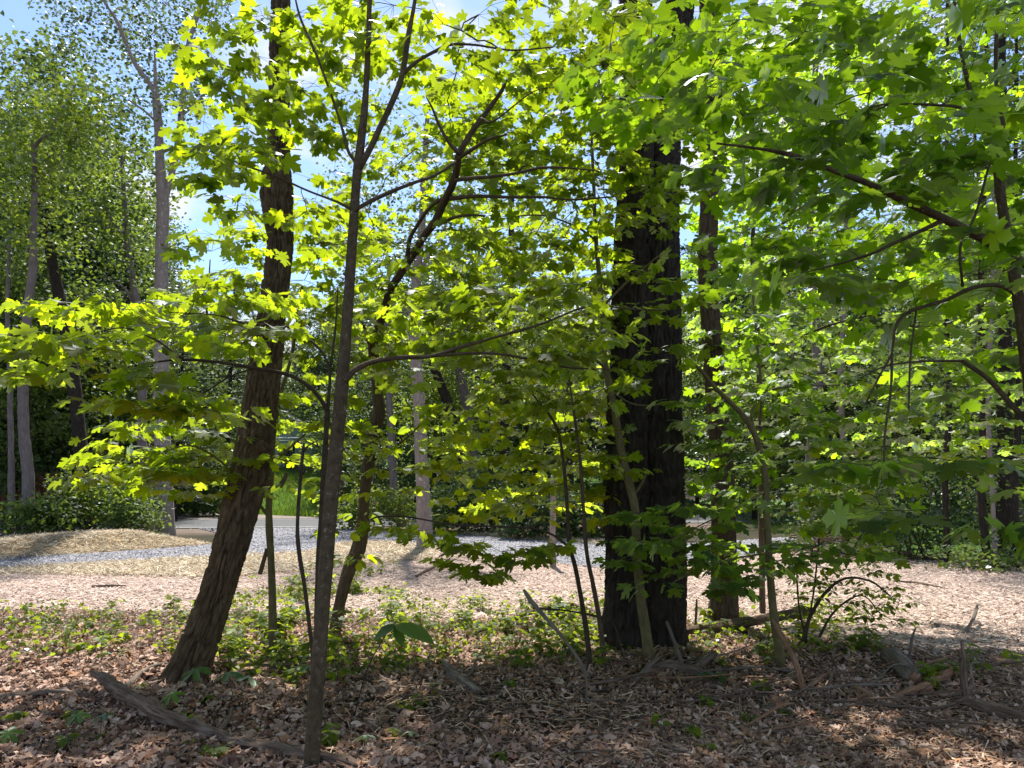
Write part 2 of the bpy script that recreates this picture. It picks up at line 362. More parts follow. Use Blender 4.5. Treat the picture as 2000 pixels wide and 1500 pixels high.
# ------------------------------------------------------------------ growing twigs towards leaf sprays
DENS = 1.0
def best_candidates(boxes):
    """boxes: (x0, y0, x1, y1, Y0, Y1, n) in pixels and metres -> spray centres, spread evenly"""
    out = []
    for (x0, y0, x1, y1, Y0, Y1, n) in boxes:
        mine = []
        for _ in range(int(round(n * DENS))):
            c = np.stack([RNG.uniform(x0, x1, 10), RNG.uniform(y0, y1, 10), RNG.uniform(Y0, Y1, 10)], -1)
            if mine:
                m = np.array(mine); dd = ((c[:, None, :2] - m[None, :, :2]) / [1.6, 1.0])
                c = c[np.argmax(np.min((dd ** 2).sum(-1), 1))]
            else: c = c[0]
            mine.append(c)
        out += mine
    a = np.array(out); return P(a[:, 0], a[:, 1], a[:, 2])
def grow(skel_p, skel_r, targets, step=.10, sway=.10, lift=.12):
    """connect targets to the skeleton greedily; returns twig polylines with radii and end directions"""
    pos = [np.asarray(p, float) for p in skel_p]; base = len(pos); par = [-1] * base
    A = np.zeros((base + len(targets) * 60, 3)); A[:base] = skel_p; n = base
    root = A[0].copy(); todo = list(range(len(targets))); T = np.asarray(targets, float)
    bd = np.full(len(T), 1e9); bn = np.zeros(len(T), int)
    def upd(lo, hi):
        seg = A[lo:hi]
        for c in range(0, len(seg), 400):
            s = seg[c:c + 400]; D = np.linalg.norm(T[:, None] - s[None], axis=-1)
            pen = np.maximum(0, np.linalg.norm(s - root, axis=-1)[None] - np.linalg.norm(T - root, axis=-1)[:, None]) * .5
            C = D + pen; k = C.argmin(1); v = C[np.arange(len(T)), k]; m = v < bd
            bd[m] = v[m]; bn[m] = k[m] + lo + c
    upd(0, base); paths = []; dirs = np.zeros((len(T), 3)); done = np.zeros(len(T), bool)
    for _ in range(len(T)):
        i = int(np.where(done, 1e9, bd).argmin()); done[i] = True
        a, b = A[bn[i]], T[i]; L = np.linalg.norm(b - a); k = int(min(58, max(2, L / step)))
        t = np.linspace(0, 1, k + 1)[1:, None]; side = unit(np.cross(b - a, RNG.normal(size=3)))
        q = a + (b - a) * t + np.sin(t * math.pi) * (side * RNG.normal(0, sway * .5) + np.array([0, 0, lift])) * L * .6 + RNG.normal(0, .012, (k, 3)) * (1 - t)
        A[n:n + k] = q; par += [int(bn[i])] + list(range(n, n + k - 1)); paths.append((int(bn[i]), n, n + k)); upd(n, n + k)
        dirs[i] = unit(b - q[-2] if k > 1 else b - a); n += k
    R = np.zeros(n); acc = np.zeros(n)
    for i in range(n - 1, base - 1, -1):
        r = max(.0014 ** 2.3, acc[i]); R[i] = r ** (1 / 2.3); acc[par[i]] += r
    lim = np.asarray(skel_r)
    out = []
    for (a, lo, hi) in paths:
        r = R[lo:hi].copy(); r0 = r[0]
        if a < base: r = np.minimum(r, max(lim[a] * .75, .0015))
        out.append((np.vstack([A[a], A[lo:hi]]), np.concatenate([[r[0]], r])))
    return out, dirs
def spray_leaves(c, d, shape, size, scale=1.0, geo=None, k=(3, 5)):
    """one flat spray of leaves round the twig end c, heading along d"""
    pos, dr, sz = [], [], []
    hd = np.array([d[0], d[1], 0.0]); hd = unit(hd) if np.linalg.norm(hd) > .2 else unit(np.array([random.uniform(-1, 1), random.uniform(-1, 1), 0]))
    tz = random.uniform(-.25, .15)
    n = random.randint(*k)
    for j in range(n):
        a = (j / max(1, n - 1) - .5) * 2.4 + random.uniform(-.25, .25); ca, sa = math.cos(a), math.sin(a)
        td = unit(np.array([hd[0] * ca - hd[1] * sa, hd[0] * sa + hd[1] * ca, tz + random.uniform(-.15, .1)])); L = random.uniform(.14, .34) * scale * (1.15 - .35 * abs(a))
        e = c + td * L
        if geo is not None: tube(geo, np.array([c, c + td * L * .5 + [0, 0, .01], e]), np.array([.0018, .0014, .001]), 3, cap=False)
        for f in ((.45, .8) if L > .15 else (.7,)):
            for s in (-1, 1):
                if random.random() < .12: continue
                b = s * random.uniform(.55, 1.25); cb, sb = math.cos(b), math.sin(b)
                ld = np.array([td[0] * cb - td[1] * sb, td[0] * sb + td[1] * cb, random.uniform(-.65, .05)])
                S = size * random.uniform(.5, 1.2); pl = .5 if shape == 'maple' else .15
                pos.append(c + td * L * f + unit(ld) * S * pl); dr.append(ld); sz.append(S)
        ld = np.array([td[0], td[1], random.uniform(-.6, 0)]); S = size * random.uniform(.7, 1.2)
        pos.append(e + unit(ld) * S * .3); dr.append(ld); sz.append(S)
    return pos, dr, sz
def ground_start(st):                            # let a stem start a little below the ground under its first point
    p, r = trace(st[:1]); z = float(H(p[0, 0], p[0, 1])) - .06
    q = np.array([p[0, 0], p[0, 1], z])
    if p[0, 2] - z < .02: return st
    x, y, _ = project(q); return [(float(x), float(y), st[0][2] * 1.06, st[0][3])] + list(st)
def leafy_tree(name, label, cat, stems, bark, zones, leaf='maple', leaf_mat='maple', size=.115, scale=1.0, base=None, sides=10, disp=None,
               group=None, twig='bark_twig', n_ind=300, step=.06, k=(3, 5), bare=()):
    """stems[0] is the trunk, the others are traced branches: lists of (px, py, width_px, Y)"""
    t0, r0 = trace(stems[0])
    stems = [ground_start(stems[0])] + list(stems[1:])
    root = thing(name, label, cat, (t0[0][0], t0[0][1], H(t0[0][0], t0[0][1])) if base is None else base, group)
    off = np.array(root.location); sp, sr = [], []
    for i, st in enumerate(stems):
        p, r = trace(st); p, r = resample(p, r, step); g = Geo()
        tube(g, p, r, sides if i == 0 else max(6, sides - 3), disp if i == 0 and disp is not None else knobby(r.max() * .22, i))
        link('trunk' if i == 0 else 'branch', g.mesh('trunk' if i == 0 else 'branch', bark, off, True), root)
        if i in bare: continue
        sp.append(p); sr.append(r)
    sp, sr = np.concatenate(sp), np.concatenate(sr)
    if zones:
        T = best_candidates(zones); tw, dirs = grow(sp, sr, T); g = Geo()
        for p, r in tw:
            p2, r2 = resample(p, r, .12) if len(p) > 4 else (p, r); tube(g, p2, r2, 4 if r2[0] < .004 else 5, cap=False)
        pos, dr, sz = [], [], []
        for c, d in zip(T, dirs):
            a, b, s = spray_leaves(c, d, leaf, size, scale, g, k); pos += a; dr += b; sz += s
        for p, r in tw:                          # a few leaves along the thin twigs too
            for q in range(3, len(p) - 1, 4):
                if r[q] < .006 and random.random() < .5:
                    a = random.uniform(0, 6.28); ld = np.array([math.cos(a), math.sin(a), random.uniform(-.6, 0)])
                    S = size * random.uniform(.55, 1.0); pos.append(p[q] + unit(ld) * S * .5); dr.append(ld); sz.append(S)
        link('twig_growth', g.mesh('twig_growth', twig, off, True), root, kind='stuff')
        foliage(root, np.array(pos), np.array(dr), np.array(sz), leaf, leaf_mat, n_ind)
    return root

# ------------------------------------------------------------------ ground, road, gravel
def lines(dense0, dense1, step, lo, hi):
    m = list(np.arange(dense0, dense1, step)); s = step; v = dense0
    a = []
    while v > lo: s *= 1.18; v -= s; a.append(v)
    b = []; s = step; v = m[-1]
    while v < hi: s *= 1.18; v += s; b.append(v)
    return np.array(a[::-1] + m + b)
def grid_mesh(X, Y, Z):
    n, m = X.shape; V = np.stack([X, Y, Z], -1).reshape(-1, 3)
    i = np.arange(n - 1)[:, None] * m; j = np.arange(m - 1)[None]
    return V, np.stack([i + j, i + j + 1, i + m + j + 1, i + m + j], -1).reshape(-1, 4)
def inside(poly, x, y):
    c = np.zeros(np.shape(x), bool); n = len(poly)
    for i in range(n):
        x1, y1 = poly[i]; x2, y2 = poly[(i + 1) % n]
        cond = ((y1 > y) != (y2 > y)) & (x < (x2 - x1) * (y - y1) / (y2 - y1 + 1e-12) + x1); c ^= cond
    return c
def poly_px(pts): return G(np.array([p[0] for p in pts], float), np.array([p[1] for p in pts], float))[:, :2]
ROAD_Y = lambda x: 26.0 + .14 * (x + 8.5) + .0035 * (x + 8.5) ** 2
GRAVEL_UP = [(-260, 1110), (0, 1091), (200, 1080), (418, 1064), (425, 1046), (440, 1024), (560, 1020), (655, 1018), (700, 1039), (900, 1045), (1067, 1057), (1170, 1063), (1330, 1063), (1600, 1046)]
GRAVEL_LO = [(-260, 1135), (0, 1113), (200, 1101), (400, 1089), (500, 1084), (590, 1080), (640, 1066), (700, 1059), (760, 1060), (900, 1079), (1067, 1098), (1170, 1110), (1400, 1092), (1700, 1060)]
def edge_pts(pts, n):
    p = G(np.array([q[0] for q in pts], float), np.array([q[1] for q in pts], float))[:, :2]
    t = np.arange(len(p)); tt = np.linspace(0, len(p) - 1, n); return np.stack([np.interp(tt, t, p[:, 0]), np.interp(tt, t, p[:, 1])], -1)
GU, GL = edge_pts(GRAVEL_UP, 140), edge_pts(GRAVEL_LO, 140)
GU[:, 1] = np.minimum(GU[:, 1], ROAD_Y(GU[:, 0]) - .05)
GRAVEL_POLY = np.vstack([GU, GL[::-1]])
CLEAR_POLY = poly_px([(-400, 1135), (0, 1108), (400, 1088), (600, 1075), (760, 1058), (1170, 1105), (1330, 1075), (1600, 1060), (1720, 1092), (2100, 1110), (2600, 1150), (2500, 1330), (2000, 1300), (1800, 1275), (1600, 1248), (1330, 1218), (1150, 1205), (900, 1212), (650, 1205), (420, 1195), (200, 1195), (0, 1192), (-300, 1200)])
STRAW_POLY = poly_px([(-300, 1130), (0, 1112), (400, 1089), (600, 1080), (650, 1064), (720, 1059), (800, 1062), (862, 1072), (840, 1092), (720, 1104), (560, 1118), (430, 1132), (300, 1126), (0, 1122), (-300, 1140)])
STRAW2_POLY = poly_px([(690, 1026), (900, 1033), (1067, 1045), (1200, 1058), (1180, 1065), (1067, 1056), (900, 1044), (700, 1038)])
def berm_mask(x, y):
    q, s, L = berm_coords(x, y); return (q > .05) & (q < 2.6) & (s < L + .6) & (s > -14)
def lawn_mask(x, y): return ((x > 7.6 + .1 * (y - 15)) & (y > 16.5) & (y < 60)) | ((y > ROAD_Y(x) + 8) & (y > 36) & (x < 10))
def soft(mask_fn, X, Y, w=.25, k=5):
    a = 0
    for i in range(k): a = a + mask_fn(X + RNG.normal(0, w, X.shape), Y + RNG.normal(0, w, X.shape)).astype(float)
    return a / k
xs, ys = lines(-17, 17, .14, -400, 400), lines(2.4, 25, .14, -60, 900)
GX, GY = np.meshgrid(xs, ys); GZ = H(GX, GY)
c_floor = np.array([.085, .062, .046]); c_mulch = np.array([.40, .305, .26]); c_straw = np.array([.40, .30, .175]); c_lawn = np.array([.10, .19, .04]); c_wood = np.array([.055, .05, .033])
m1 = soft(lambda x, y: inside(CLEAR_POLY, x, y), GX, GY)[..., None]; m2 = soft(lambda x, y: inside(STRAW_POLY, x, y) | inside(STRAW2_POLY, x, y) | berm_mask(x, y), GX, GY, .12)[..., None]
m3 = soft(lawn_mask, GX, GY, .3)[..., None]; mw = ((GY > 14) & (m3[..., 0] < .5)).astype(float)[..., None]
gc = c_floor * (1 - mw) + c_wood * mw; sh = (sstep(3.2, 1.2, np.abs(GY - ROAD_Y(GX) + .6)) * (np.abs(GX) < 60) * .8)[..., None]; gc = gc * (1 - sh) + np.array([.22, .17, .145]) * sh; gc = gc * (1 - m1) + c_mulch * m1; gc = gc * (1 - m2) + c_straw * m2; gc = gc * (1 - m3) + c_lawn * m3
V, Q = grid_mesh(GX, GY, GZ)
m, nt, out = node_mat('ground_soil')
at = N(nt, 'ShaderNodeAttribute', attribute_name='col'); tc = N(nt, 'ShaderNodeTexCoord')
n1 = N(nt, 'ShaderNodeTexNoise', {'Vector': tc.outputs['Object'], 'Scale': 26, 'Detail': 7, 'Roughness': .7}); n2 = N(nt, 'ShaderNodeTexNoise', {'Vector': tc.outputs['Object'], 'Scale': 1.3, 'Detail': 4})
f1 = ramp(nt, n1.outputs['Fac'], [(.3, (.45, .43, .42)), (.7, (1.35, 1.35, 1.35))]); f2 = ramp(nt, n2.outputs['Fac'], [(.3, (.75, .75, .75)), (.7, (1.15, 1.13, 1.1))])
x1 = N(nt, 'ShaderNodeMixRGB', {'Fac': 1, 'Color1': at.outputs['Color'], 'Color2': f1}, blend_type='MULTIPLY'); x2 = N(nt, 'ShaderNodeMixRGB', {'Fac': 1, 'Color1': x1.outputs[0], 'Color2': f2}, blend_type='MULTIPLY')
bp = N(nt, 'ShaderNodeBump', {'Height': n1.outputs['Fac'], 'Strength': .8, 'Distance': .04}); pb = N(nt, 'ShaderNodeBsdfPrincipled', {'Base Color': x2.outputs[0], 'Roughness': .95, 'Normal': bp.outputs[0]})
pb.inputs['Specular IOR Level'].default_value = .1
nt.links.new(pb.outputs[0], out.inputs['Surface']); MAT['ground'] = m
link('ground', make_mesh('ground', V, Q, 'ground', True, col=gc.reshape(-1, 3)), kind='structure')

def speckle(name, c0, c1, scale, rough=.85, bump=.6):
    m, nt, out = node_mat(name); tc = N(nt, 'ShaderNodeTexCoord')
    v = N(nt, 'ShaderNodeTexVoronoi', {'Vector': tc.outputs['Object'], 'Scale': scale}); n = N(nt, 'ShaderNodeTexNoise', {'Vector': tc.outputs['Object'], 'Scale': scale * .08, 'Detail': 5})
    h = N(nt, 'ShaderNodeSeparateColor', {0: v.outputs['Color']}); a = N(nt, 'ShaderNodeMath', {0: h.outputs[0], 1: n.outputs['Fac']}, operation='ADD')
    hv = N(nt, 'ShaderNodeMath', {0: a.outputs[0], 1: .5}, operation='MULTIPLY'); c = ramp(nt, hv.outputs[0], [(.2, c0), (.8, c1)])
    b = N(nt, 'ShaderNodeBump', {'Height': v.outputs['Distance'], 'Strength': bump, 'Distance': .02})
    p = N(nt, 'ShaderNodeBsdfPrincipled', {'Base Color': c, 'Roughness': rough, 'Normal': b.outputs[0]}); nt.links.new(p.outputs[0], out.inputs['Surface']); return m
MAT['gravel'] = speckle('gravel', (.10, .10, .115), (.30, .30, .335), 45)
MAT['asphalt'] = speckle('asphalt', (.035, .037, .045), (.075, .078, .09), 120, .8, .15)
MAT['line_paint'] = plain_material('line_paint', (.55, .55, .53), .6, 6, .2)
MAT['dirt_lane'] = speckle('dirt_lane', (.10, .08, .068), (.24, .195, .17), 30)
def strip(name, A, B, cols, lift, mat, **props):
    t = np.linspace(0, 1, cols)[None, :, None]; p = A[:, None] * (1 - t) + B[:, None] * t
    Z = H(p[..., 0], p[..., 1]) + lift; V, Q = grid_mesh(p[..., 0], p[..., 1], Z); return link(name, make_mesh(name, V, Q, mat, True), **props)
strip('gravel_drive', GL, GU, 16, .012, 'gravel', kind='structure')
rx = np.linspace(-70, 70, 160); ra = np.stack([rx, ROAD_Y(rx)], -1); rb = np.stack([rx, ROAD_Y(rx) + 6.2], -1)
road = strip('road', ra, rb, 8, .02, 'asphalt', kind='structure')
for o_, w_ in ((.28, .11), (5.8, .11)):
    strip('edge_line', np.stack([rx, ROAD_Y(rx) + o_], -1), np.stack([rx, ROAD_Y(rx) + o_ + w_], -1), 3, .026, 'line_paint').parent = road
lane_t = np.linspace(0, 1, 40)
la = np.stack([np.interp(lane_t, [0, .4, 1], [-13.6, -16, -26]), np.interp(lane_t, [0, .4, 1], [31.6, 34.0, 38.5])], -1); lb = np.stack([np.interp(lane_t, [0, .4, 1], [-7.6, -12.5, -24]), np.interp(lane_t, [0, .4, 1], [32.4, 36.2, 42.0])], -1)
LANE_POLY = np.vstack([la, lb[::-1]])
strip('dirt_lane', la, lb, 8, .03, 'dirt_lane', kind='structure')

# ------------------------------------------------------------------ scattered ground cover that nobody could count
def flat_frames(n, tilt):
    a = RNG.uniform(0, 2 * math.pi, n); d = np.stack([np.cos(a), np.sin(a), RNG.normal(0, tilt, n)], -1)
    up = np.tile([0, 0, 1.0], (n, 1)) + RNG.normal(0, tilt, (n, 3)); return leaf_frames(d, up, RNG.normal(0, tilt * .8, n))
def scatter_shapes(name, pos, M, size, shapes, col, mat, parent=None, **props):
    var = RNG.integers(0, len(shapes), len(pos)); g = Geo()
    for k, (V, T) in enumerate(shapes):
        s = np.where(var == k)[0]
        if not len(s): continue
        sz = size[s]; sz = sz[:, None, None] if sz.ndim == 1 else sz[:, None, :]
        W = np.einsum('nij,nvj->nvi', M[s], V[None] * sz) + pos[s][:, None, :]
        g.add(W.reshape(-1, 3), None, (T[None] + (np.arange(len(s)) * len(V))[:, None, None]).reshape(-1, 3), **({'col': np.repeat(col[s], len(V), 0)} if col.ndim == 2 else {'lv': np.repeat(col[s], len(V))}))
    return link(name, g.mesh(name, mat), parent, kind='stuff', **props)
def dead_leaf_shapes():
    out = []
    for k in range(8):
        r = random.Random(50 + k); n = 4; V = []; 
        for i in range(n):
            t = i / (n - 1); w = .30 * math.sin(math.pi * (t * .96 + .02)) ** .8 * (1 + r.uniform(-.25, .25))
            V += [[-w, t - .5, 0], [w * (1 + r.uniform(-.3, .3)), t - .5, 0]]
        V = np.array(V); cu, cw = r.uniform(.3, 3.0), r.uniform(-.8, .9)
        V[:, 2] = cu * V[:, 0] ** 2 * 2 + cw * V[:, 1] ** 2 + np.array([r.uniform(-.05, .05) for _ in V]) + .06
        T = []
        for i in range(n - 1): a = 2 * i; T += [[a, a + 1, a + 3], [a, a + 3, a + 2]]
        out.append((V, np.array(T)))
    return out
DEAD = dead_leaf_shapes()
def pal(n, cols, jit=.25):
    c = np.array(cols)[RNG.integers(0, len(cols), n)]; return np.clip(c * (1 + RNG.normal(0, jit, (n, 1))), .01, .9)
def fan_points(n, y0, y1, marg=1.15, power=1.0):     # points inside the camera's fan of view, denser near
    y = y0 * (y1 / y0) ** (RNG.random(n) ** power); x = RNG.uniform(-1, 1, n) * y * .72 * marg; return x, y
SOIL_C = G(1010, 1385)
def bare_soil(x, y): return ((x - SOIL_C[0]) / 1.25) ** 2 + ((y - SOIL_C[1]) / .5) ** 2 + 1.2 * fbm2(x, y, 2.0, 77) < 1
x, y = fan_points(86000, 2.9, 9.6, 1.4); out_ = inside(CLEAR_POLY, x, y); keep = ~out_ | (RNG.random(len(x)) < .10); keep &= ~(bare_soil(x, y) & (RNG.random(len(x)) < .72)); x, y = x[keep], y[keep]; n = len(x)
LIT = [(.33, .195, .14), (.40, .26, .195), (.46, .32, .255), (.24, .14, .098), (.55, .405, .33), (.37, .24, .18), (.18, .108, .076), (.36, .185, .105)]
pos = np.stack([x, y, H(x, y) + RNG.uniform(.0, .025, n)], -1)
lit_o = scatter_shapes('leaf_litter', pos, flat_frames(n, .36), RNG.uniform(.014, .052, n), DEAD, pal(n, LIT, .16), 'litter', label='brown fallen leaves covering the forest floor in the foreground', category='leaf litter')
CURL = []
for hf, ce, sd in ((OAK_HALF, (0, .45), 70), (OVATE_HALF, (0, .45), 80), (MAPLE_HALF, (0, .3), 90)):
    for k in range(4):
        r = random.Random(sd + k); V, T = outline_mesh(hf, ce, r.uniform(-.3, .5), r.uniform(-.5, .6), r.uniform(-1.2, 1.0), .25, r.uniform(-.8, .8)); V[:, 2] += [r.uniform(-.03, .03) for _ in V]; V[:, 1] -= .5; V[:, 2] += .12; CURL.append((V, T))
x, y = fan_points(15000, 2.9, 8.2, 1.4); keep = ~inside(CLEAR_POLY, x, y) & ~(bare_soil(x, y) & (RNG.random(len(x)) < .85)) & ((x < .3 + RNG.normal(0, 1.5, len(x))) | (RNG.random(len(x)) < .45)); x, y = x[keep], y[keep]; n = len(x)
scatter_shapes('dry_leaf_layer', np.stack([x, y, H(x, y) + RNG.uniform(.008, .03, n)], -1), flat_frames(n, .3), RNG.uniform(.045, .10, n), CURL, pal(n, LIT, .2), 'litter', label='curled dry oak and maple leaves strewn over the floor', category='leaf litter')
def sliver(seed):
    r = random.Random(seed); V = np.array([[-.5, -.5, 0], [.5, -.5, 0], [.5 + r.uniform(-.3, .3), .5, .0], [-.5 + r.uniform(-.3, .3), .5, 0], [0, 0, r.uniform(.6, 1.0)], [r.uniform(-.3, .3), -.1, -.1]])
    return V, np.array([[0, 1, 4], [1, 2, 4], [2, 3, 4], [3, 0, 4]])
SL = [sliver(i) for i in range(5)]
x, y = fan_points(170000, 7.0, 18.5, 1.2, .8); keep = inside(CLEAR_POLY, x, y) & ~inside(GRAVEL_POLY, x, y); x, y = x[keep][:78000], y[keep][:78000]; n = len(x)
CH = [(.48, .365, .31), (.42, .315, .265), (.54, .425, .37), (.35, .26, .215), (.60, .49, .43), (.44, .335, .275), (.26, .19, .155)]
pos = np.stack([x, y, H(x, y) + RNG.uniform(.0, .02, n)], -1)
scatter_shapes('wood_chip_mulch', pos, flat_frames(n, .22), np.stack([RNG.uniform(.005, .018, n), RNG.uniform(.03, .12, n), RNG.uniform(.003, .012, n)], -1), SL, pal(n, CH, .15), 'chips', label='pinkish brown shredded wood mulch spread over the sunny clearing', category='mulch')
x, y = fan_points(48000, 2.9, 7.2, 1.35); keep = x > -.5 + RNG.normal(0, 1.2, len(x)); x, y = x[keep], y[keep]; n = len(x)
CH2 = [(.33, .22, .15), (.25, .165, .115), (.42, .29, .2), (.16, .10, .07), (.5, .36, .26), (.36, .2, .11)]
scatter_shapes('shredded_bark', np.stack([x, y, H(x, y) + RNG.uniform(0, .04, n)], -1), flat_frames(n, .28), np.stack([RNG.uniform(.004, .012, n), RNG.uniform(.03, .14, n), RNG.uniform(.003, .01, n)], -1), SL, pal(n, CH2), 'chips', label='shredded bark strips over the shaded floor at lower right', category='bark mulch')
x, y = RNG.uniform(-20, 6, 240000), RNG.uniform(10, 24, 240000); keep = (inside(STRAW_POLY, x, y) | berm_mask(x, y) | inside(STRAW2_POLY, x, y)) & (np.abs(x) < y * .78); x, y = x[keep][:48000], y[keep][:48000]; n = len(x)
ST = [(.52, .43, .30), (.58, .49, .36), (.44, .35, .23), (.66, .58, .45), (.33, .25, .16)]
scatter_shapes('straw_cover', np.stack([x, y, H(x, y) + RNG.uniform(.0, .06, n)], -1), flat_frames(n, .38), np.stack([RNG.uniform(.005, .014, n), RNG.uniform(.08, .26, n), RNG.uniform(.003, .008, n)], -1), SL, pal(n, ST), 'straw', label='pale straw laid along both sides of the gravel drive', category='straw')
OCT = (np.array([[1, 0, 0], [-1, 0, 0], [0, 1, 0], [0, -1, 0], [0, 0, .7], [0, 0, -.4]]) * .5, np.array([[0, 2, 4], [2, 1, 4], [1, 3, 4], [3, 0, 4]]))
tt, uu = RNG.random(24000) * 138, RNG.random(24000); i0 = tt.astype(int); f = (tt - i0)[:, None]; pg = (GL[i0] * (1 - f) + GL[i0 + 1] * f) * (1 - uu[:, None]) + (GU[i0] * (1 - f) + GU[i0 + 1] * f) * uu[:, None]
n = len(pg); keep = np.ones(n, bool)
scatter_shapes('gravel_stone_layer', np.stack([pg[:, 0], pg[:, 1], H(pg[:, 0], pg[:, 1]) + .016], -1), flat_frames(n, .3), RNG.uniform(.02, .055, n), [OCT], pal(n, [(.25, .25, .285), (.18, .18, .21), (.34, .34, .37), (.11, .11, .125), (.28, .26, .255)]), 'stone', label='loose grey crushed stone on the drive', category='gravel')
BL = [(np.array([[-.5, 0, 0], [.5, 0, 0], [.25, .5, .04], [-.25, .5, .04], [r_, 1, .22 + q_]]), np.array([[0, 1, 2], [0, 2, 3], [3, 2, 4]])) for r_, q_ in ((0, 0), (.6, .15), (-.5, .2))]
def grass(name, x, y, hmin, hmax, w, label):
    n = len(x); a = RNG.uniform(0, 6.283, n); d = np.stack([np.cos(a) * .45, np.sin(a) * .45, np.ones(n)], -1) + RNG.normal(0, .15, (n, 3))
    M = leaf_frames(d, np.stack([np.cos(a + 1.6), np.sin(a + 1.6), np.zeros(n)], -1), np.zeros(n)); hh = RNG.uniform(hmin, hmax, n)
    return scatter_shapes(name, np.stack([x, y, H(x, y) - .01], -1), M, np.stack([np.full(n, w), hh, hh], -1), BL, RNG.random(n), 'grass', label=label, category='grass')
x, y = RNG.uniform(-24, 1, 40000), RNG.uniform(34.5, 48, 40000); keep = (y > ROAD_Y(x) + 6.8) & ~inside(LANE_POLY, x, y); x, y = x[keep], y[keep]
grass('bank_grass', x, y, .15, .55, .035, 'tall green grass on the bank beyond the road')
x, y = RNG.uniform(8, 30, 30000), RNG.uniform(16.5, 40, 30000); keep = lawn_mask(x, y); x, y = x[keep], y[keep]
grass('lawn_grass', x, y, .06, .2, .03, 'sunlit lawn grass behind the trees at right')

# ------------------------------------------------------------------ big trunks of the foreground
def crown_cards(g, C, per, size, sig=(.5, .5, .24), tilt=.55):
    """small folded leaf faces round clump centres C"""
    n = len(C) * per; c = np.repeat(C, per, 0) + RNG.normal(0, 1, (n, 3)) * np.array(sig) * np.repeat(RNG.uniform(.7, 1.3, len(C)), per)[:, None]
    a = RNG.uniform(0, 6.283, n); d = np.stack([np.cos(a), np.sin(a), RNG.uniform(-.9, .25, n)], -1)
    M = leaf_frames(d, np.tile([0, 0, 1.0], (n, 1)) + RNG.normal(0, tilt, (n, 3)), RNG.normal(0, .3, n)); s = size * RNG.uniform(.6, 1.25, n)
    v = np.array([[0, 0, 0], [.36, .48, .10], [0, 1, -.12], [-.36, .48, .10]])
    W = np.einsum('nij,vj->nvi', M * s[:, None, None], v) + c[:, None, :]
    T = np.array([[0, 1, 3], [1, 2, 3]]); lv = np.repeat(np.clip(np.repeat(RNG.random(len(C)), per) * .5 + RNG.random(n) * .5, 0, 1), 4)
    g.add(W.reshape(-1, 3), None, (T[None] + (np.arange(n) * 4)[:, None, None]).reshape(-1, 3), lv=lv)
def limbs_and_crown(root, sp, sr, C, per, size, bark, mat, sig=(.5, .5, .24)):
    off = np.array(root.location); tw, _ = grow(sp, sr, C, step=.45, sway=.25, lift=.10); g = Geo()
    for p, r in tw:
        r = np.maximum(r * 2.2, .004); r = np.minimum(r, .09); tube(g, p, r, 5 if r[0] > .012 else 3, cap=False)
    link('limb_growth', g.mesh('limb_growth', bark, off, True), root, kind='stuff')
    g = Geo(); crown_cards(g, C, per, size, sig); link('crown', g.mesh('crown', mat, off), root, kind='stuff')
def ellipsoid_pts(n, c, r):
    v = unit(RNG.normal(size=(n, 3))) * (RNG.random((n, 1)) ** .45); return np.asarray(c) + v * np.asarray(r)

# leaning tree with furrowed bark
LEAN = [(352, 1345, 96, 6.25), (366, 1308, 80, 6.25), (388, 1255, 74, 6.25), (432, 1130, 70, 6.26), (466, 1000, 70, 6.28), (493, 890, 72, 6.3), (514, 760, 64, 6.34), (530, 640, 56, 6.38), (543, 530, 50, 6.42), (546, 470, 48, 6.44), (541, 425, 54, 6.46), (538, 385, 64, 6.48), (538, 352, 60, 6.5), (540, 300, 46, 6.52), (542, 230, 44, 6.55), (545, 130, 41, 6.6), (548, 20, 39, 6.65), (551, -200, 37, 6.8), (540, -700, 34, 7.0)]
LEAN = [(q[0], q[1], q[2] * (.86 if q[1] > 900 else .83), q[3]) for q in LEAN]
p, r = trace(LEAN); root = thing('leaning_tree', 'dark furrowed trunk leaning right with a swollen burl, beside the rotting log', 'tree', (p[0][0], p[0][1], H(p[0][0], p[0][1])))
lp, lr = resample(p, r, .02); g = Geo()
flare = lambda th, L: .18 * np.exp(-L / .13) * (1 + .5 * np.sin(3 * th + 1))
tube(g, lp, lr, 150, furrow(.046, 22, 5.5, 2, flare)); link('trunk', g.mesh('trunk', 'bark_furrowed', root.location, True), root)
for st in ([(508, 1120, 10, 6.2), (518, 1085, 8, 6.17), (520, 1072, 5, 6.15)], [(512, 880, 16, 6.12), (508, 872, 15, 6.08), (512, 862, 10, 6.05)], [(547, 950, 11, 6.2), (556, 935, 9, 6.18), (560, 924, 6, 6.17)]):
    a, b = resample(*trace(st), .02); g = Geo(); tube(g, a, b, 8, knobby(.004)); link('branch_stub', g.mesh('branch_stub', 'bark_brown', root.location, True), root)
top = lp[-1]; limbs_and_crown(root, lp[::16][-8:], lr[::16][-8:], ellipsoid_pts(60, top + [-.8, .4, 3.2], (2.6, 2.4, 2.6)), 40, .15, 'bark_brown', 'maple')

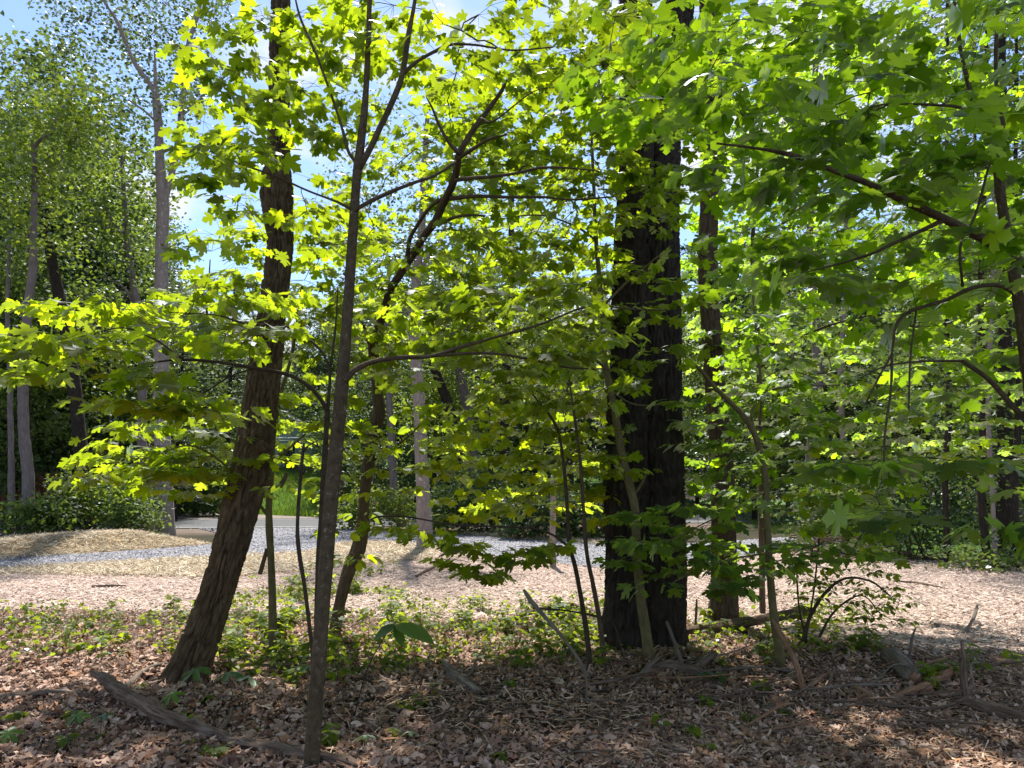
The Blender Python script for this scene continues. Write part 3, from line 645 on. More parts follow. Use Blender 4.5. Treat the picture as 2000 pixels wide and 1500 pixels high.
# twin trunk
root = thing('twin_trunk_tree', 'massive dark twin trunked tree with furrowed bark in the centre right', 'tree', (*P(1257, 1262, 7.5)[:2], 0))
tops = []
for k, st in enumerate(([(1214, 1290, 104, 7.5), (1217, 1255, 92, 7.5), (1222, 1180, 84, 7.5), (1226, 1000, 82, 7.5), (1228, 800, 80, 7.5), (1233, 600, 76, 7.52), (1238, 450, 70, 7.56), (1243, 330, 64, 7.6), (1246, 200, 58, 7.65), (1243, 0, 54, 7.8), (1235, -350, 48, 8.0), (1220, -900, 40, 8.2)],
                        [(1298, 1290, 96, 7.5), (1295, 1255, 86, 7.5), (1294, 1180, 80, 7.5), (1294, 1000, 78, 7.5), (1293, 800, 78, 7.5), (1288, 600, 78, 7.55), (1284, 480, 72, 7.6), (1288, 350, 66, 7.7), (1300, 200, 60, 7.8), (1322, 60, 56, 7.9), (1345, -150, 50, 8.1), (1390, -700, 42, 8.4)])):
    a, b = resample(*trace(st), .028); g = Geo()
    tube(g, a, b, 116, furrow(.05, 19, 7, 11 + 7 * k, lambda th, L: .22 * np.exp(-L / .2) * (1 + .6 * np.sin(4 * th + 2))))
    link('trunk', g.mesh('trunk', 'bark_dark', root.location, True), root); tops.append((a, b))
sp_, sr_ = np.concatenate([tops[0][0][::13][-9:], tops[1][0][::13][-9:]]), np.concatenate([tops[0][1][::13][-9:], tops[1][1][::13][-9:]])
limbs_and_crown(root, sp_, sr_, ellipsoid_pts(150, (2.6, 7.6, 13.5), (4.6, 3.2, 3.8)), 40, .17, 'bark_dark', 'maple_deep')

# straight trunk to its right
st = [(1413, 1238, 62, 8.5), (1413, 1215, 54, 8.5), (1414, 1120, 47, 8.5), (1413, 1000, 45, 8.5), (1407, 870, 43, 8.5), (1396, 740, 39, 8.5), (1388, 620, 35, 8.55), (1383, 500, 33, 8.6), (1385, 400, 33, 8.62), (1393, 270, 34, 8.65), (1392, 150, 32, 8.7), (1384, 0, 30, 8.8), (1370, -400, 26, 9.0), (1360, -800, 22, 9.2)]
p, r = trace(st); root = thing('straight_tree', 'straight narrow trunk right of the massive twin trunk, behind a fallen log', 'tree', (p[0][0], p[0][1], H(p[0][0], p[0][1])))
a, b = resample(p, r, .022); g = Geo(); tube(g, a, b, 90, furrow(.03, 26, 10, 40, lambda th, L: .25 * np.exp(-L / .12))); link('trunk', g.mesh('trunk', 'bark_brown', root.location, True), root)
limbs_and_crown(root, a[::20][-8:], b[::20][-8:], ellipsoid_pts(70, a[-1] + [.5, 1.0, 2.0], (3, 2.6, 2.8)), 40, .15, 'bark_brown', 'maple_deep')

# ------------------------------------------------------------------ saplings and understorey maples
DENS = 1.15
leafy_tree('maple_sapling', 'smooth grey maple sapling forking near the top, base beside the rotting log', 'tree',
    [[(610, 1472, 32, 4.35), (616, 1380, 27, 4.36), (628, 1220, 28, 4.38), (640, 1060, 27, 4.4), (650, 940, 28, 4.42), (664, 790, 26, 4.45), (676, 650, 22, 4.48), (686, 500, 20, 4.5), (692, 410, 19, 4.52), (699, 325, 17, 4.54), (712, 215, 13, 4.56), (718, 110, 11, 4.6), (722, 0, 10, 4.65), (727, -160, 8, 4.7)],
     [(700, 330, 14, 4.53), (718, 300, 13, 4.53), (742, 250, 12, 4.55), (768, 195, 12, 4.55), (786, 145, 11, 4.56), (796, 80, 10, 4.58), (812, -10, 8, 4.6), (830, -150, 5, 4.65)],
     [(786, 145, 8, 4.56), (815, 120, 7, 4.6), (850, 100, 7, 4.65), (880, 87, 6, 4.7), (930, 88, 5, 4.8), (1000, 98, 4, 4.95), (1080, 92, 3, 5.1)],
     [(700, 320, 7, 4.54), (682, 300, 6, 4.55), (668, 250, 6, 4.55), (645, 180, 5, 4.6), (615, 100, 5, 4.62), (585, 30, 4, 4.65), (570, -40, 3, 4.7)],
     [(692, 412, 11, 4.5), (702, 405, 9, 4.5), (740, 385, 8, 4.55), (800, 360, 7, 4.6), (850, 342, 6, 4.7), (890, 316, 5, 4.8)],
     [(672, 745, 16, 4.44), (690, 725, 12, 4.46), (730, 706, 10, 4.5), (790, 698, 9, 4.55), (840, 696, 8, 4.6), (900, 678, 7, 4.7), (980, 655, 6, 4.8), (1060, 632, 5, 4.95), (1150, 599, 4, 5.1), (1250, 605, 3, 5.3), (1310, 606, 2, 5.4)],
     [(850, 695, 6, 4.62), (920, 690, 6, 4.72), (980, 692, 5, 4.8), (1050, 705, 5, 4.95), (1110, 718, 4, 5.1), (1190, 721, 3, 5.25)],
     [(688, 410, 6, 4.5), (660, 395, 5, 4.5), (600, 372, 4, 4.55), (540, 345, 4, 4.6), (470, 320, 3, 4.65), (410, 295, 2, 4.7)]],
    'bark_smooth', [(375, 255, 520, 330, 4.4, 5.4, 7), (390, 330, 690, 560, 6.7, 7.6, 18), (400, 400, 680, 560, 4.5, 5.6, 5), (390, 20, 520, 240, 4.6, 6.4, 9), (560, 20, 700, 240, 4.6, 6.4, 8), (440, 0, 680, 60, 4.6, 5.4, 4), (610, 560, 760, 700, 6.4, 7.4, 8), (700, 0, 1000, 130, 4.5, 5.4, 12), (740, 130, 1000, 330, 6.0, 7.4, 16), (800, 560, 1180, 720, 4.8, 5.8, 18), (700, 330, 900, 520, 6.2, 7.4, 12), (1000, 40, 1250, 160, 4.8, 5.8, 9)],
    size=.112, sides=20, disp=knobby(.007), step=.05)
leafy_tree('maple_sapling', 'thin dark maple stem left of the grey sapling, its long branch reaching far left', 'tree',
    [[(619, 1310, 13, 5.0), (620, 1180, 12, 5.0), (624, 1080, 12, 5.0), (630, 980, 12, 5.0), (635, 880, 11, 4.98), (640, 800, 11, 4.95)],
     [(640, 805, 10, 4.95), (630, 785, 9, 4.92), (610, 760, 9, 4.88), (585, 742, 8, 4.85), (550, 728, 8, 4.82), (500, 719, 7, 4.8), (430, 708, 6, 4.75), (360, 702, 5, 4.72), (300, 708, 4, 4.7), (215, 724, 3, 4.65), (150, 735, 2, 4.6)],
     [(360, 702, 5, 4.72), (335, 685, 4, 4.7), (300, 662, 4, 4.65), (240, 640, 3, 4.6), (170, 655, 2, 4.55), (110, 668, 2, 4.5)],
     [(640, 800, 7, 4.95), (644, 730, 6, 5.0), (630, 690, 5, 5.0), (600, 660, 5, 5.05), (560, 638, 4, 5.1), (480, 632, 4, 5.15), (420, 615, 3, 5.2), (330, 610, 2, 5.2)],
     [(644, 730, 5, 5.0), (655, 640, 4, 5.1), (660, 560, 3, 5.2)],
     [(500, 719, 4, 4.8), (450, 735, 3, 4.85), (390, 770, 3, 4.9), (330, 775, 2, 4.95)]],
    'bark_twig', [(100, 578, 330, 606, 4.7, 5.3, 6), (45, 655, 320, 690, 4.3, 4.7, 8), (80, 722, 300, 745, 4.2, 4.5, 4), (330, 565, 560, 590, 5.2, 5.8, 6), (330, 635, 540, 660, 4.6, 5.2, 4), (250, 780, 470, 805, 4.4, 5.0, 6), (570, 600, 720, 780, 6.5, 7.4, 8), (400, 760, 560, 820, 6.5, 7.2, 4)],
    size=.12, sides=10, step=.05)
leafy_tree('maple_sapling', 'slender olive green stem rising behind the foot of the leaning trunk', 'tree',
    [[(533, 1262, 16, 6.9), (531, 1130, 14, 6.9), (527, 1050, 14, 6.9), (525, 990, 13, 6.9), (529, 930, 12, 6.9), (533, 860, 11, 6.9), (545, 780, 9, 7.0), (570, 690, 7, 7.1), (590, 560, 5, 7.2)],
     [(524, 1008, 8, 6.9), (512, 992, 7, 6.88), (502, 982, 6, 6.85), (470, 950, 5, 6.7), (430, 900, 4, 6.5), (370, 870, 3, 6.4), (300, 890, 2, 6.3), (220, 905, 2, 6.2)],
     [(533, 905, 6, 6.9), (560, 880, 5, 6.9), (600, 845, 4, 7.0), (660, 800, 3, 7.1)]],
    'bark_green', [(195, 885, 480, 930, 5.9, 6.9, 15), (225, 820, 480, 885, 6.0, 6.9, 13), (360, 925, 480, 965, 6.2, 7.0, 4), (560, 820, 720, 900, 6.8, 7.6, 9), (420, 760, 640, 830, 6.8, 7.4, 4), (480, 420, 740, 640, 7.0, 8.2, 16)],
    size=.115, sides=10, step=.06)
leafy_tree('dead_sapling', 'thin bare crooked stem between the leaning trunk and the grey sapling', 'sapling',
    [[(611, 1300, 8, 4.9), (604, 1220, 8, 4.9), (594, 1140, 8, 4.9), (586, 1092, 8, 4.9), (581, 1045, 8, 4.9), (582, 1000, 7, 4.9), (586, 945, 6, 4.9), (591, 890, 6, 4.9), (594, 865, 4, 4.9)],
     [(592, 885, 4, 4.9), (600, 872, 3, 4.88), (625, 858, 2, 4.85)], [(588, 930, 3, 4.9), (600, 915, 2, 4.9), (640, 905, 2, 4.95)], [(590, 905, 3, 4.9), (560, 900, 2, 4.9), (520, 890, 2, 4.9)]],
    'bark_twig', [(560, 860, 640, 950, 4.9, 5.3, 3)], leaf='ovate', leaf_mat='ovate', size=.09, sides=8, step=.05, k=(2, 3))
CROOK = [(652, 1245, 26, 7.75), (658, 1210, 23, 7.75), (668, 1160, 22, 7.75), (684, 1108, 24, 7.75), (700, 1072, 27, 7.75), (708, 1030, 23, 7.75), (712, 970, 20, 7.75), (718, 915, 23, 7.75), (724, 880, 22, 7.75), (734, 830, 25, 7.75), (740, 805, 26, 7.75), (736, 760, 22, 7.75), (732, 710, 21, 7.75), (729, 672, 20, 7.75), (738, 642, 17, 7.75), (750, 610, 15, 7.75), (760, 570, 15, 7.75), (782, 535, 15, 7.75), (800, 508, 14, 7.75), (826, 465, 14, 7.75), (850, 432, 14, 7.7), (866, 398, 14, 7.7), (884, 360, 14, 7.7), (892, 332, 14, 7.7), (897, 302, 14, 7.7), (915, 268, 12, 7.65), (938, 235, 11, 7.6), (960, 205, 10, 7.6), (978, 180, 8, 7.55), (990, 155, 5, 7.5)]
CY_ = lambda y: 7.75 - 2.0 * max(0.0, min(1.0, (700 - y) / 400.0))
CROOK = [(q[0], q[1], q[2] * 1.0, CY_(q[1])) for q in CROOK]
leafy_tree('crooked_tree', 'crooked dark brown tree with a bare twisting upper limb, right of the grey sapling', 'tree',
    [CROOK] + [[(q[0], q[1], q[2], q[3] - 7.75 + CY_(q[1])) for q in st_] for st_ in [[(727, 680, 12, 7.75), (717, 656, 10, 7.75), (710, 635, 5, 7.75)],
     [(897, 300, 9, 7.7), (878, 280, 7, 7.7), (858, 245, 6, 7.7), (846, 215, 5, 7.7), (833, 190, 3, 7.7)],
     [(897, 308, 8, 7.7), (925, 290, 7, 7.6), (955, 272, 6, 7.5), (990, 263, 4, 7.4)], [(890, 352, 9, 7.7), (920, 348, 7, 7.6), (960, 345, 7, 7.5), (1010, 338, 6, 7.4), (1055, 328, 5, 7.3), (1110, 328, 4, 7.2), (1170, 334, 3, 7.1)],
     [(880, 388, 9, 7.7), (930, 383, 7, 7.6), (990, 385, 6, 7.5), (1060, 385, 5, 7.4), (1120, 390, 4, 7.4), (1200, 384, 3, 7.4)], [(862, 436, 7, 7.7), (890, 424, 6, 7.65), (920, 420, 5, 7.6), (948, 422, 4, 7.55)],
     [(795, 512, 9, 7.75), (800, 470, 8, 7.8), (815, 440, 7, 7.8), (840, 405, 7, 7.8), (865, 388, 6, 7.8), (884, 384, 5, 7.75)], [(1010, 338, 4, 7.4), (1022, 325, 4, 7.4), (1033, 322, 2, 7.4)],
     [(940, 232, 6, 7.6), (965, 236, 4, 7.5), (1040, 180, 3, 7.3), (1090, 170, 2, 7.2)], [(720, 905, 4, 7.75), (760, 880, 4, 7.7), (800, 850, 3, 7.6), (855, 795, 2, 7.5)]]],
    'bark_brown', [(760, 780, 900, 960, 7.2, 8.4, 12), (690, 470, 880, 590, 5.6, 6.6, 9), (640, 960, 720, 1080, 7.2, 7.8, 4), (850, 860, 960, 900, 7.4, 8, 4)], leaf='ovate', leaf_mat='ovate', size=.13, sides=26, disp=furrow(.009, 40, 9, 60), step=.035, k=(2, 4))
leafy_tree('crooked_maple', 'thin crooked olive stem curving up in front of the massive twin trunk', 'tree',
    [[(1268, 1292, 24, 6.9), (1262, 1240, 20, 6.9), (1252, 1170, 18, 6.9), (1244, 1080, 17, 6.9), (1241, 1000, 16, 6.9), (1232, 955, 16, 6.9), (1218, 905, 16, 6.9), (1208, 850, 15, 6.9), (1198, 790, 14, 6.9), (1189, 745, 14, 6.9), (1180, 700, 12, 6.9), (1177, 620, 10, 6.95), (1172, 560, 9, 7.0), (1165, 480, 8, 7.05), (1160, 380, 7, 7.1), (1156, 280, 5, 7.2), (1150, 160, 4, 7.3)],
     [(1186, 722, 7, 6.9), (1150, 690, 5, 6.9), (1100, 640, 4, 7.0), (1040, 610, 3, 7.2), (960, 600, 2, 7.4)], [(1176, 600, 6, 6.95), (1215, 560, 5, 6.9), (1250, 530, 4, 6.8), (1310, 480, 3, 6.7)], [(1240, 965, 7, 6.9), (1256, 940, 5, 6.88), (1262, 925, 3, 6.87)],
     [(1165, 470, 5, 7.05), (1120, 440, 4, 7.1), (1050, 420, 3, 7.2), (960, 430, 2, 7.4)], [(1190, 760, 4, 6.9), (1240, 790, 3, 6.85), (1320, 790, 2, 6.8)]],
    'bark_green', [(900, 400, 1190, 640, 6.6, 9.0, 66), (880, 140, 1200, 400, 6.2, 8.6, 62), (1000, 0, 1240, 150, 6, 7.4, 16), (1180, 440, 1330, 760, 6.2, 7.0, 12), (960, 640, 1190, 800, 6.9, 8.6, 30), (740, 560, 960, 700, 6.8, 8.6, 26), (1150, 120, 1350, 430, 6.2, 7.1, 30)],
    size=.115, sides=14, disp=knobby(.008), step=.05)
leafy_tree('maple_sapling', 'thin dark stem left of the twin trunk with a long arching branch reaching left', 'tree',
    [[(1153, 1312, 11, 6.6), (1146, 1240, 10, 6.6), (1137, 1180, 9, 6.6), (1124, 1110, 9, 6.6), (1112, 1060, 8, 6.6), (1107, 980, 7, 6.65), (1100, 900, 6, 6.7), (1085, 830, 5, 6.8), (1040, 770, 4, 7.0)],
     [(1111, 1068, 6, 6.6), (1080, 1045, 5, 6.55), (1040, 1032, 5, 6.5), (960, 1028, 4, 6.4), (880, 1024, 4, 6.3), (800, 1010, 4, 6.2), (750, 1008, 4, 6.15), (722, 1016, 3, 6.1), (712, 1040, 2, 6.1)], [(1030, 1030, 4, 6.5), (1055, 1020, 3, 6.5), (1066, 990, 2, 6.5)]],
    'bark_twig', [(900, 1050, 1060, 1085, 6.0, 6.5, 5), (910, 1085, 945, 1120, 6.1, 6.4, 2), (880, 780, 1180, 900, 6.6, 8.0, 24), (900, 900, 1180, 1010, 6.6, 8.0, 22), (760, 1015, 830, 1045, 6, 6.4, 2)], size=.115, sides=9, step=.05)
leafy_tree('maple_sapling', 'thin brown stem close against the left edge of the twin trunk', 'sapling',
    [[(1180, 1290, 11, 6.8), (1172, 1220, 9, 6.8), (1160, 1150, 9, 6.8), (1146, 1080, 8, 6.8), (1140, 1000, 7, 6.8), (1133, 900, 6, 6.85), (1120, 800, 5, 6.9), (1105, 700, 4, 7.0)]], 'bark_brown', [(1060, 700, 1190, 960, 6.7, 8, 14)], size=.11, sides=9, step=.05)
leafy_tree('curved_maple', 'slim olive maple with curving trunk right of the straight tree, rising over a broken stub', 'tree',
    [[(1527, 1318, 20, 6.6), (1520, 1260, 17, 6.6), (1510, 1190, 15, 6.6), (1503, 1100, 14, 6.6), (1497, 1000, 13, 6.6), (1494, 930, 13, 6.6), (1484, 880, 12, 6.6), (1470, 840, 12, 6.6), (1448, 808, 11, 6.6), (1425, 785, 10, 6.6), (1395, 755, 9, 6.55), (1370, 725, 8, 6.5), (1348, 705, 6, 6.45), (1330, 690, 4, 6.4)],
     [(1480, 870, 8, 6.6), (1468, 810, 7, 6.65), (1490, 770, 6, 6.7), (1540, 755, 5, 6.8), (1640, 752, 3, 7.0)], [(1495, 960, 5, 6.6), (1440, 990, 4, 6.4), (1380, 1020, 3, 6.2), (1300, 1060, 2, 6.0)], [(1500, 1080, 5, 6.6), (1440, 1090, 4, 6.3), (1370, 1110, 3, 6.05), (1310, 1140, 2, 5.9)],
     [(1484, 830, 6, 6.8), (1487, 760, 6, 6.8), (1478, 660, 5, 6.9), (1470, 560, 4, 7.0), (1472, 470, 3, 7.1)]],
    'bark_green', [(1250, 985, 1420, 1060, 5.7, 6.5, 8), (1240, 1060, 1420, 1130, 5.6, 6.4, 6), (1310, 1110, 1420, 1180, 5.8, 6.3, 2), (1340, 760, 1500, 990, 6.2, 7.6, 20), (1500, 760, 1760, 960, 6.4, 8.4, 36), (1540, 960, 1720, 1090, 6.4, 7.8, 20), (1430, 560, 1530, 760, 6.2, 7.6, 11), (1430, 1060, 1540, 1120, 6.0, 6.8, 5)],
    size=.115, sides=14, disp=knobby(.007), step=.05, leaf_mat='maple_deep')
leafy_tree('young_maple', 'young maple with a dark upright stem in the leafy right half', 'tree',
    [[(1490, 1240, 12, 9.3), (1488, 1100, 11, 9.3), (1486, 940, 11, 9.3), (1484, 800, 10, 9.3), (1480, 660, 9, 9.3), (1470, 520, 8, 9.3), (1475, 380, 7, 9.3), (1490, 220, 5, 9.3), (1500, 60, 4, 9.3)],
     [(1482, 720, 6, 9.3), (1560, 660, 5, 9.1), (1680, 620, 4, 8.9), (1820, 610, 2, 8.7)], [(1475, 480, 6, 9.3), (1540, 430, 5, 9.1), (1640, 400, 3, 9.0), (1780, 380, 2, 8.8)]],
    'bark_brown', [(1380, 380, 1660, 760, 8.2, 10.4, 76), (1660, 460, 1990, 900, 7.4, 9.8, 84), (1380, 0, 1660, 380, 8.2, 10, 56), (1660, 0, 1990, 460, 8.2, 10, 50), (1330, 330, 1440, 620, 9.0, 10, 12)], size=.12, sides=9, step=.07, leaf_mat='maple_deep')
# near maple whose trunk stands at the right edge
DENS = .72
leafy_tree('near_maple', 'closest maple, its grey stem and thick limbs entering from the right edge', 'tree',
    [[(2110, 1560, 60, 3.7), (2090, 1300, 48, 3.7), (2060, 1050, 40, 3.7), (2030, 860, 34, 3.7), (2003, 660, 28, 3.7), (1985, 560, 22, 3.7), (1968, 470, 20, 3.7), (1953, 375, 18, 3.72), (1945, 290, 16, 3.74), (1925, 250, 12, 3.76), (1905, 212, 9, 3.78), (1890, 160, 7, 3.8), (1870, 60, 6, 3.85), (1860, -60, 4, 3.9)],
     [(2060, 545, 26, 3.7), (2000, 515, 21, 3.66), (1930, 472, 18, 3.6), (1860, 435, 17, 3.52), (1780, 398, 15, 3.44), (1700, 360, 13, 3.36), (1620, 330, 11, 3.28), (1545, 303, 9, 3.2), (1480, 290, 5, 3.15), (1400, 280, 3, 3.1)],
     [(1842, 430, 9, 3.5), (1800, 450, 8, 3.5), (1740, 478, 7, 3.5), (1690, 500, 6, 3.5), (1600, 525, 4, 3.55), (1500, 545, 2, 3.6)],
     [(1940, 285, 9, 3.74), (1960, 245, 8, 3.74), (1948, 200, 8, 3.75), (1945, 100, 7, 3.75), (1952, -20, 5, 3.75)], [(1925, 250, 6, 3.76), (1880, 212, 6, 3.7), (1820, 205, 5, 3.6), (1740, 203, 4, 3.5), (1690, 212, 3, 3.45), (1600, 235, 2, 3.4)],
     [(2020, 610, 10, 3.7), (1960, 560, 8, 3.7), (1900, 562, 8, 3.68), (1850, 585, 8, 3.66), (1800, 600, 7, 3.64), (1765, 615, 7, 3.62), (1747, 645, 6, 3.6), (1742, 690, 5, 3.6), (1720, 730, 4, 3.6), (1690, 790, 3, 3.6)],
     [(1880, 560, 5, 3.66), (1876, 480, 5, 3.6), (1905, 420, 5, 3.6), (1930, 330, 5, 3.62), (1950, 270, 4, 3.65)], [(1742, 690, 5, 3.6), (1740, 760, 5, 3.58), (1728, 850, 4, 3.56), (1727, 920, 3, 3.55)], [(1790, 602, 4, 3.63), (1778, 700, 4, 3.6), (1775, 802, 3, 3.58)],
     [(1880, 705, 8, 3.7), (1930, 740, 10, 3.72), (1975, 790, 12, 3.75), (2040, 860, 16, 3.75)], [(1880, 705, 6, 3.7), (1800, 706, 4, 3.66), (1730, 715, 3, 3.6), (1680, 738, 2, 3.55)]],
    'bark_smooth', [(1400, 0, 1700, 330, 3.0, 4.2, 34), (1680, 0, 1995, 330, 3.0, 4.2, 32), (1430, 330, 1780, 560, 3.2, 4.3, 22), (1760, 330, 2000, 560, 3.2, 4.2, 16), (1800, 560, 2000, 760, 3.4, 4.4, 9), (1180, 20, 1420, 230, 3.8, 5.2, 24), (1700, 900, 2010, 1000, 2.7, 3.3, 6), (1900, 960, 2010, 1060, 2.6, 3.2, 2), (1500, -160, 2050, 0, 3.2, 4.2, 10), (2000, 0, 2200, 600, 3.4, 4.4, 12)],
    size=.115, sides=16, disp=knobby(.01), step=.05, leaf_mat='maple_deep')

# ------------------------------------------------------------------ trees across the clearing and along the road
DENS = 1.5
def far_tree(name, label, stems, bark, boxes, per=55, size=.15, mat='far_leaf', cat='tree', group=None, sides=12, sig=(.36, .36, .22), amp=.015, Y=None):
    stems = [[(q[0], q[1], q[2], q[3] if len(q) > 3 else Y) for q in s] for s in stems]
    t0, _ = trace(stems[0][:1]); stems[0] = ground_start(stems[0])
    root = thing(name, label, cat, (t0[0][0], t0[0][1], H(t0[0][0], t0[0][1])), group); sp, sr = [], []
    for i, s in enumerate(stems):
        a, b = resample(*trace(s), .12); g = Geo(); tube(g, a, b, sides if i == 0 else max(6, sides - 4), furrow(amp, 22, 5, i * 3 + abs(hash(label)) % 17 if False else i * 3 + len(label)))
        link('trunk' if i == 0 else 'branch', g.mesh('trunk' if i == 0 else 'branch', bark, root.location, True), root); sp.append(a); sr.append(b)
    if boxes:
        C = best_candidates(boxes); C[:, 2] = np.maximum(C[:, 2], H(C[:, 0], C[:, 1]) + .15)
        limbs_and_crown(root, np.concatenate(sp), np.concatenate(sr), C, per, size, bark, mat, sig)
    return root
far_tree('forked_tree', 'tall pale grey tree forking into two limbs against the sky at left', [[(323, 1038, 40), (322, 1010, 34), (318, 900, 31), (316, 800, 29), (315, 650, 26), (316, 500, 23), (318, 400, 23), (313, 320, 17), (308, 230, 15), (303, 178, 13), (300, 172, 9)],
    [(320, 395, 13), (334, 345, 12), (346, 290, 12), (354, 225, 11), (362, 150, 10), (370, 80, 9), (386, 30, 7), (400, -40, 5)], [(303, 182, 9), (290, 160, 8), (266, 128, 8), (248, 90, 7), (230, 45, 6), (205, 5, 5), (170, -60, 4)], [(354, 225, 7), (372, 210, 6), (395, 190, 5), (420, 165, 5), (450, 140, 3)], [(304, 185, 6), (303, 130, 5), (302, 100, 3)], [(316, 255, 6), (302, 235, 5), (280, 215, 4), (250, 195, 3)]],
    'bark_pale', [(95, 0, 290, 110, 22.5, 25, 22), (290, 0, 425, 170, 22.5, 25, 22), (180, 110, 330, 240, 22.5, 25, 10), (330, 170, 420, 230, 20, 23, 6), (100, -150, 450, 0, 20, 24, 30)], 40, .15, 'far_leaf_grey', Y=22, sides=22, sig=(.32, .32, .2))
far_tree('roadside_tree', 'slim grey tree immediately left of the tall forked tree', [[(288, 1020, 22), (284, 950, 19), (276, 840, 17), (279, 720, 16), (272, 620, 15), (258, 540, 12), (247, 460, 11), (242, 380, 9), (238, 300, 6)], [(247, 460, 6), (225, 440, 5), (205, 400, 4)], [(270, 612, 6), (240, 560, 4), (200, 540, 3)]],
    'bark_grey', [(150, 290, 330, 480, 22, 26, 34), (190, 470, 300, 560, 22, 26, 8)], 52, .17, 'far_leaf', Y=24)
far_tree('dark_leaning_trunk', 'dark rough trunk leaning left behind the green bushes at left', [[(172, 1030, 26), (166, 960, 27), (155, 850, 25), (146, 760, 24), (128, 640, 22), (112, 560, 20), (100, 500, 18), (88, 450, 15), (76, 405, 12), (70, 330, 9)]], 'bark_dark', [(0, 250, 160, 420, 22, 26, 26), (20, 100, 130, 260, 22, 26, 14)], 52, .17, 'far_leaf', Y=23)
far_tree('wavy_tree', 'pale wavy slender trunk near the left edge behind the straw berm', [[(58, 1040, 25), (54, 1000, 22), (55, 930, 21), (47, 850, 19), (45, 760, 18), (50, 660, 17), (56, 590, 16), (64, 520, 14), (66, 430, 13), (68, 350, 11), (66, 285, 9)], [(66, 290, 8), (80, 272, 7), (100, 262, 6), (112, 230, 5), (135, 190, 4), (148, 165, 3)]], 'bark_grey', [(0, 200, 200, 330, 19, 22, 20), (0, 330, 110, 480, 19, 22, 12), (90, 160, 200, 280, 19, 22, 8)], 52, .17, 'far_leaf', Y=20.5)
far_tree('thin_trunk', 'thin straight grey trunk at the far left edge', [[(22, 1010, 13), (22, 900, 11), (20, 800, 10), (19, 700, 9), (14, 600, 7), (20, 450, 5)]], 'bark_grey', [(0, 420, 60, 560, 21, 23, 6)], 40, .13, 'far_leaf', Y=22)
far_tree('pale_tree', 'lone pale trunk standing at the bend of the gravel drive', [[(831, 1068, 40), (830, 1050, 31), (827, 980, 27), (823, 900, 25), (819, 800, 24), (813, 720, 22), (809, 640, 20), (814, 540, 17), (824, 440, 14), (828, 330, 11), (835, 230, 8)], [(810, 650, 9), (795, 600, 7), (770, 560, 5), (745, 540, 3)], [(814, 540, 8), (850, 480, 6), (880, 420, 4)]], 'bark_pale', [(650, 180, 900, 420, 17, 21, 30), (700, 420, 950, 560, 17, 21, 16)], 40, .13, 'far_leaf_grey', Y=18.5, sides=20)
far_tree('grey_tree', 'slender grey trunk left of the lone pale trunk, beyond the drive', [[(786, 1020, 24), (776, 985, 18), (768, 930, 16), (765, 870, 15), (760, 780, 13), (755, 650, 10), (760, 500, 7)]], 'bark_grey', [(640, 420, 860, 620, 26, 30, 24), (680, 620, 800, 760, 26, 30, 8)], 50, .18, 'far_leaf_grey', Y=27)
far_tree('bent_tree', 'dark bent trunk leaning left behind the lone pale trunk', [[(905, 1010, 24), (895, 900, 22), (878, 800, 20), (860, 750, 18), (848, 715, 17), (840, 660, 14), (850, 560, 10)]], 'bark_dark', [(780, 480, 960, 700, 28, 34, 30)], 50, .2, 'far_leaf_dark', Y=31)
far_tree('dark_tree', 'straight dark trunk seen between maple leaves in the centre', [[(982, 1020, 22), (985, 900, 20), (988, 760, 19), (992, 640, 16), (998, 500, 12), (1000, 350, 8)], [(986, 790, 9), (960, 750, 6), (930, 735, 4)]], 'bark_dark', [(880, 300, 1120, 560, 27, 33, 36), (900, 560, 1080, 760, 27, 33, 14)], 50, .19, 'far_leaf_grey', Y=30)
far_tree('leaning_grey_tree', 'grey trunk leaning left behind the leaves in the centre', [[(940, 1010, 22), (925, 900, 22), (912, 800, 20), (900, 740, 17), (888, 690, 14), (870, 620, 10)]], 'bark_grey', [(820, 520, 1000, 640, 30, 35, 16)], 50, .2, 'far_leaf_grey', Y=33)
far_tree('snag', 'thin pale broken trunk standing in the mulch left of the twin trunk', [[(1080, 1104, 12), (1080, 1040, 10), (1081, 980, 10), (1079, 935, 8), (1081, 925, 4)]], 'bark_pale', [], Y=14.2, cat='snag')
far_tree('lone_shrub_tree', 'short dark trunk with dense leaves behind the twin trunk', [[(1110, 1060, 16), (1115, 960, 14), (1108, 850, 13), (1112, 760, 11), (1105, 640, 8)]], 'bark_dark', [(1020, 560, 1200, 900, 24, 30, 30)], 50, .17, 'far_leaf_grey', Y=27)
RIGHT = [(1592, 1055, 22, 22, 'greyish trunk with a rounded knot behind the leafy right half'), (1648, 1075, 12, 18, 'thin pale trunk by the brush pile at right'), (1850, 1098, 13, 15, 'slim dark trunk in front of the sunlit lawn at right'), (1926, 1108, 15, 14.4, 'thick black trunk by the lawn at the right edge'), (1944, 1116, 9, 14, 'thin pale curved trunk beside the black trunk at the right edge'), (1958, 1106, 30, 15, 'broad black trunk at the right edge before the lawn'), (1985, 1104, 13, 14.2, 'grey trunk at the far right edge, right of the broad black trunk')]
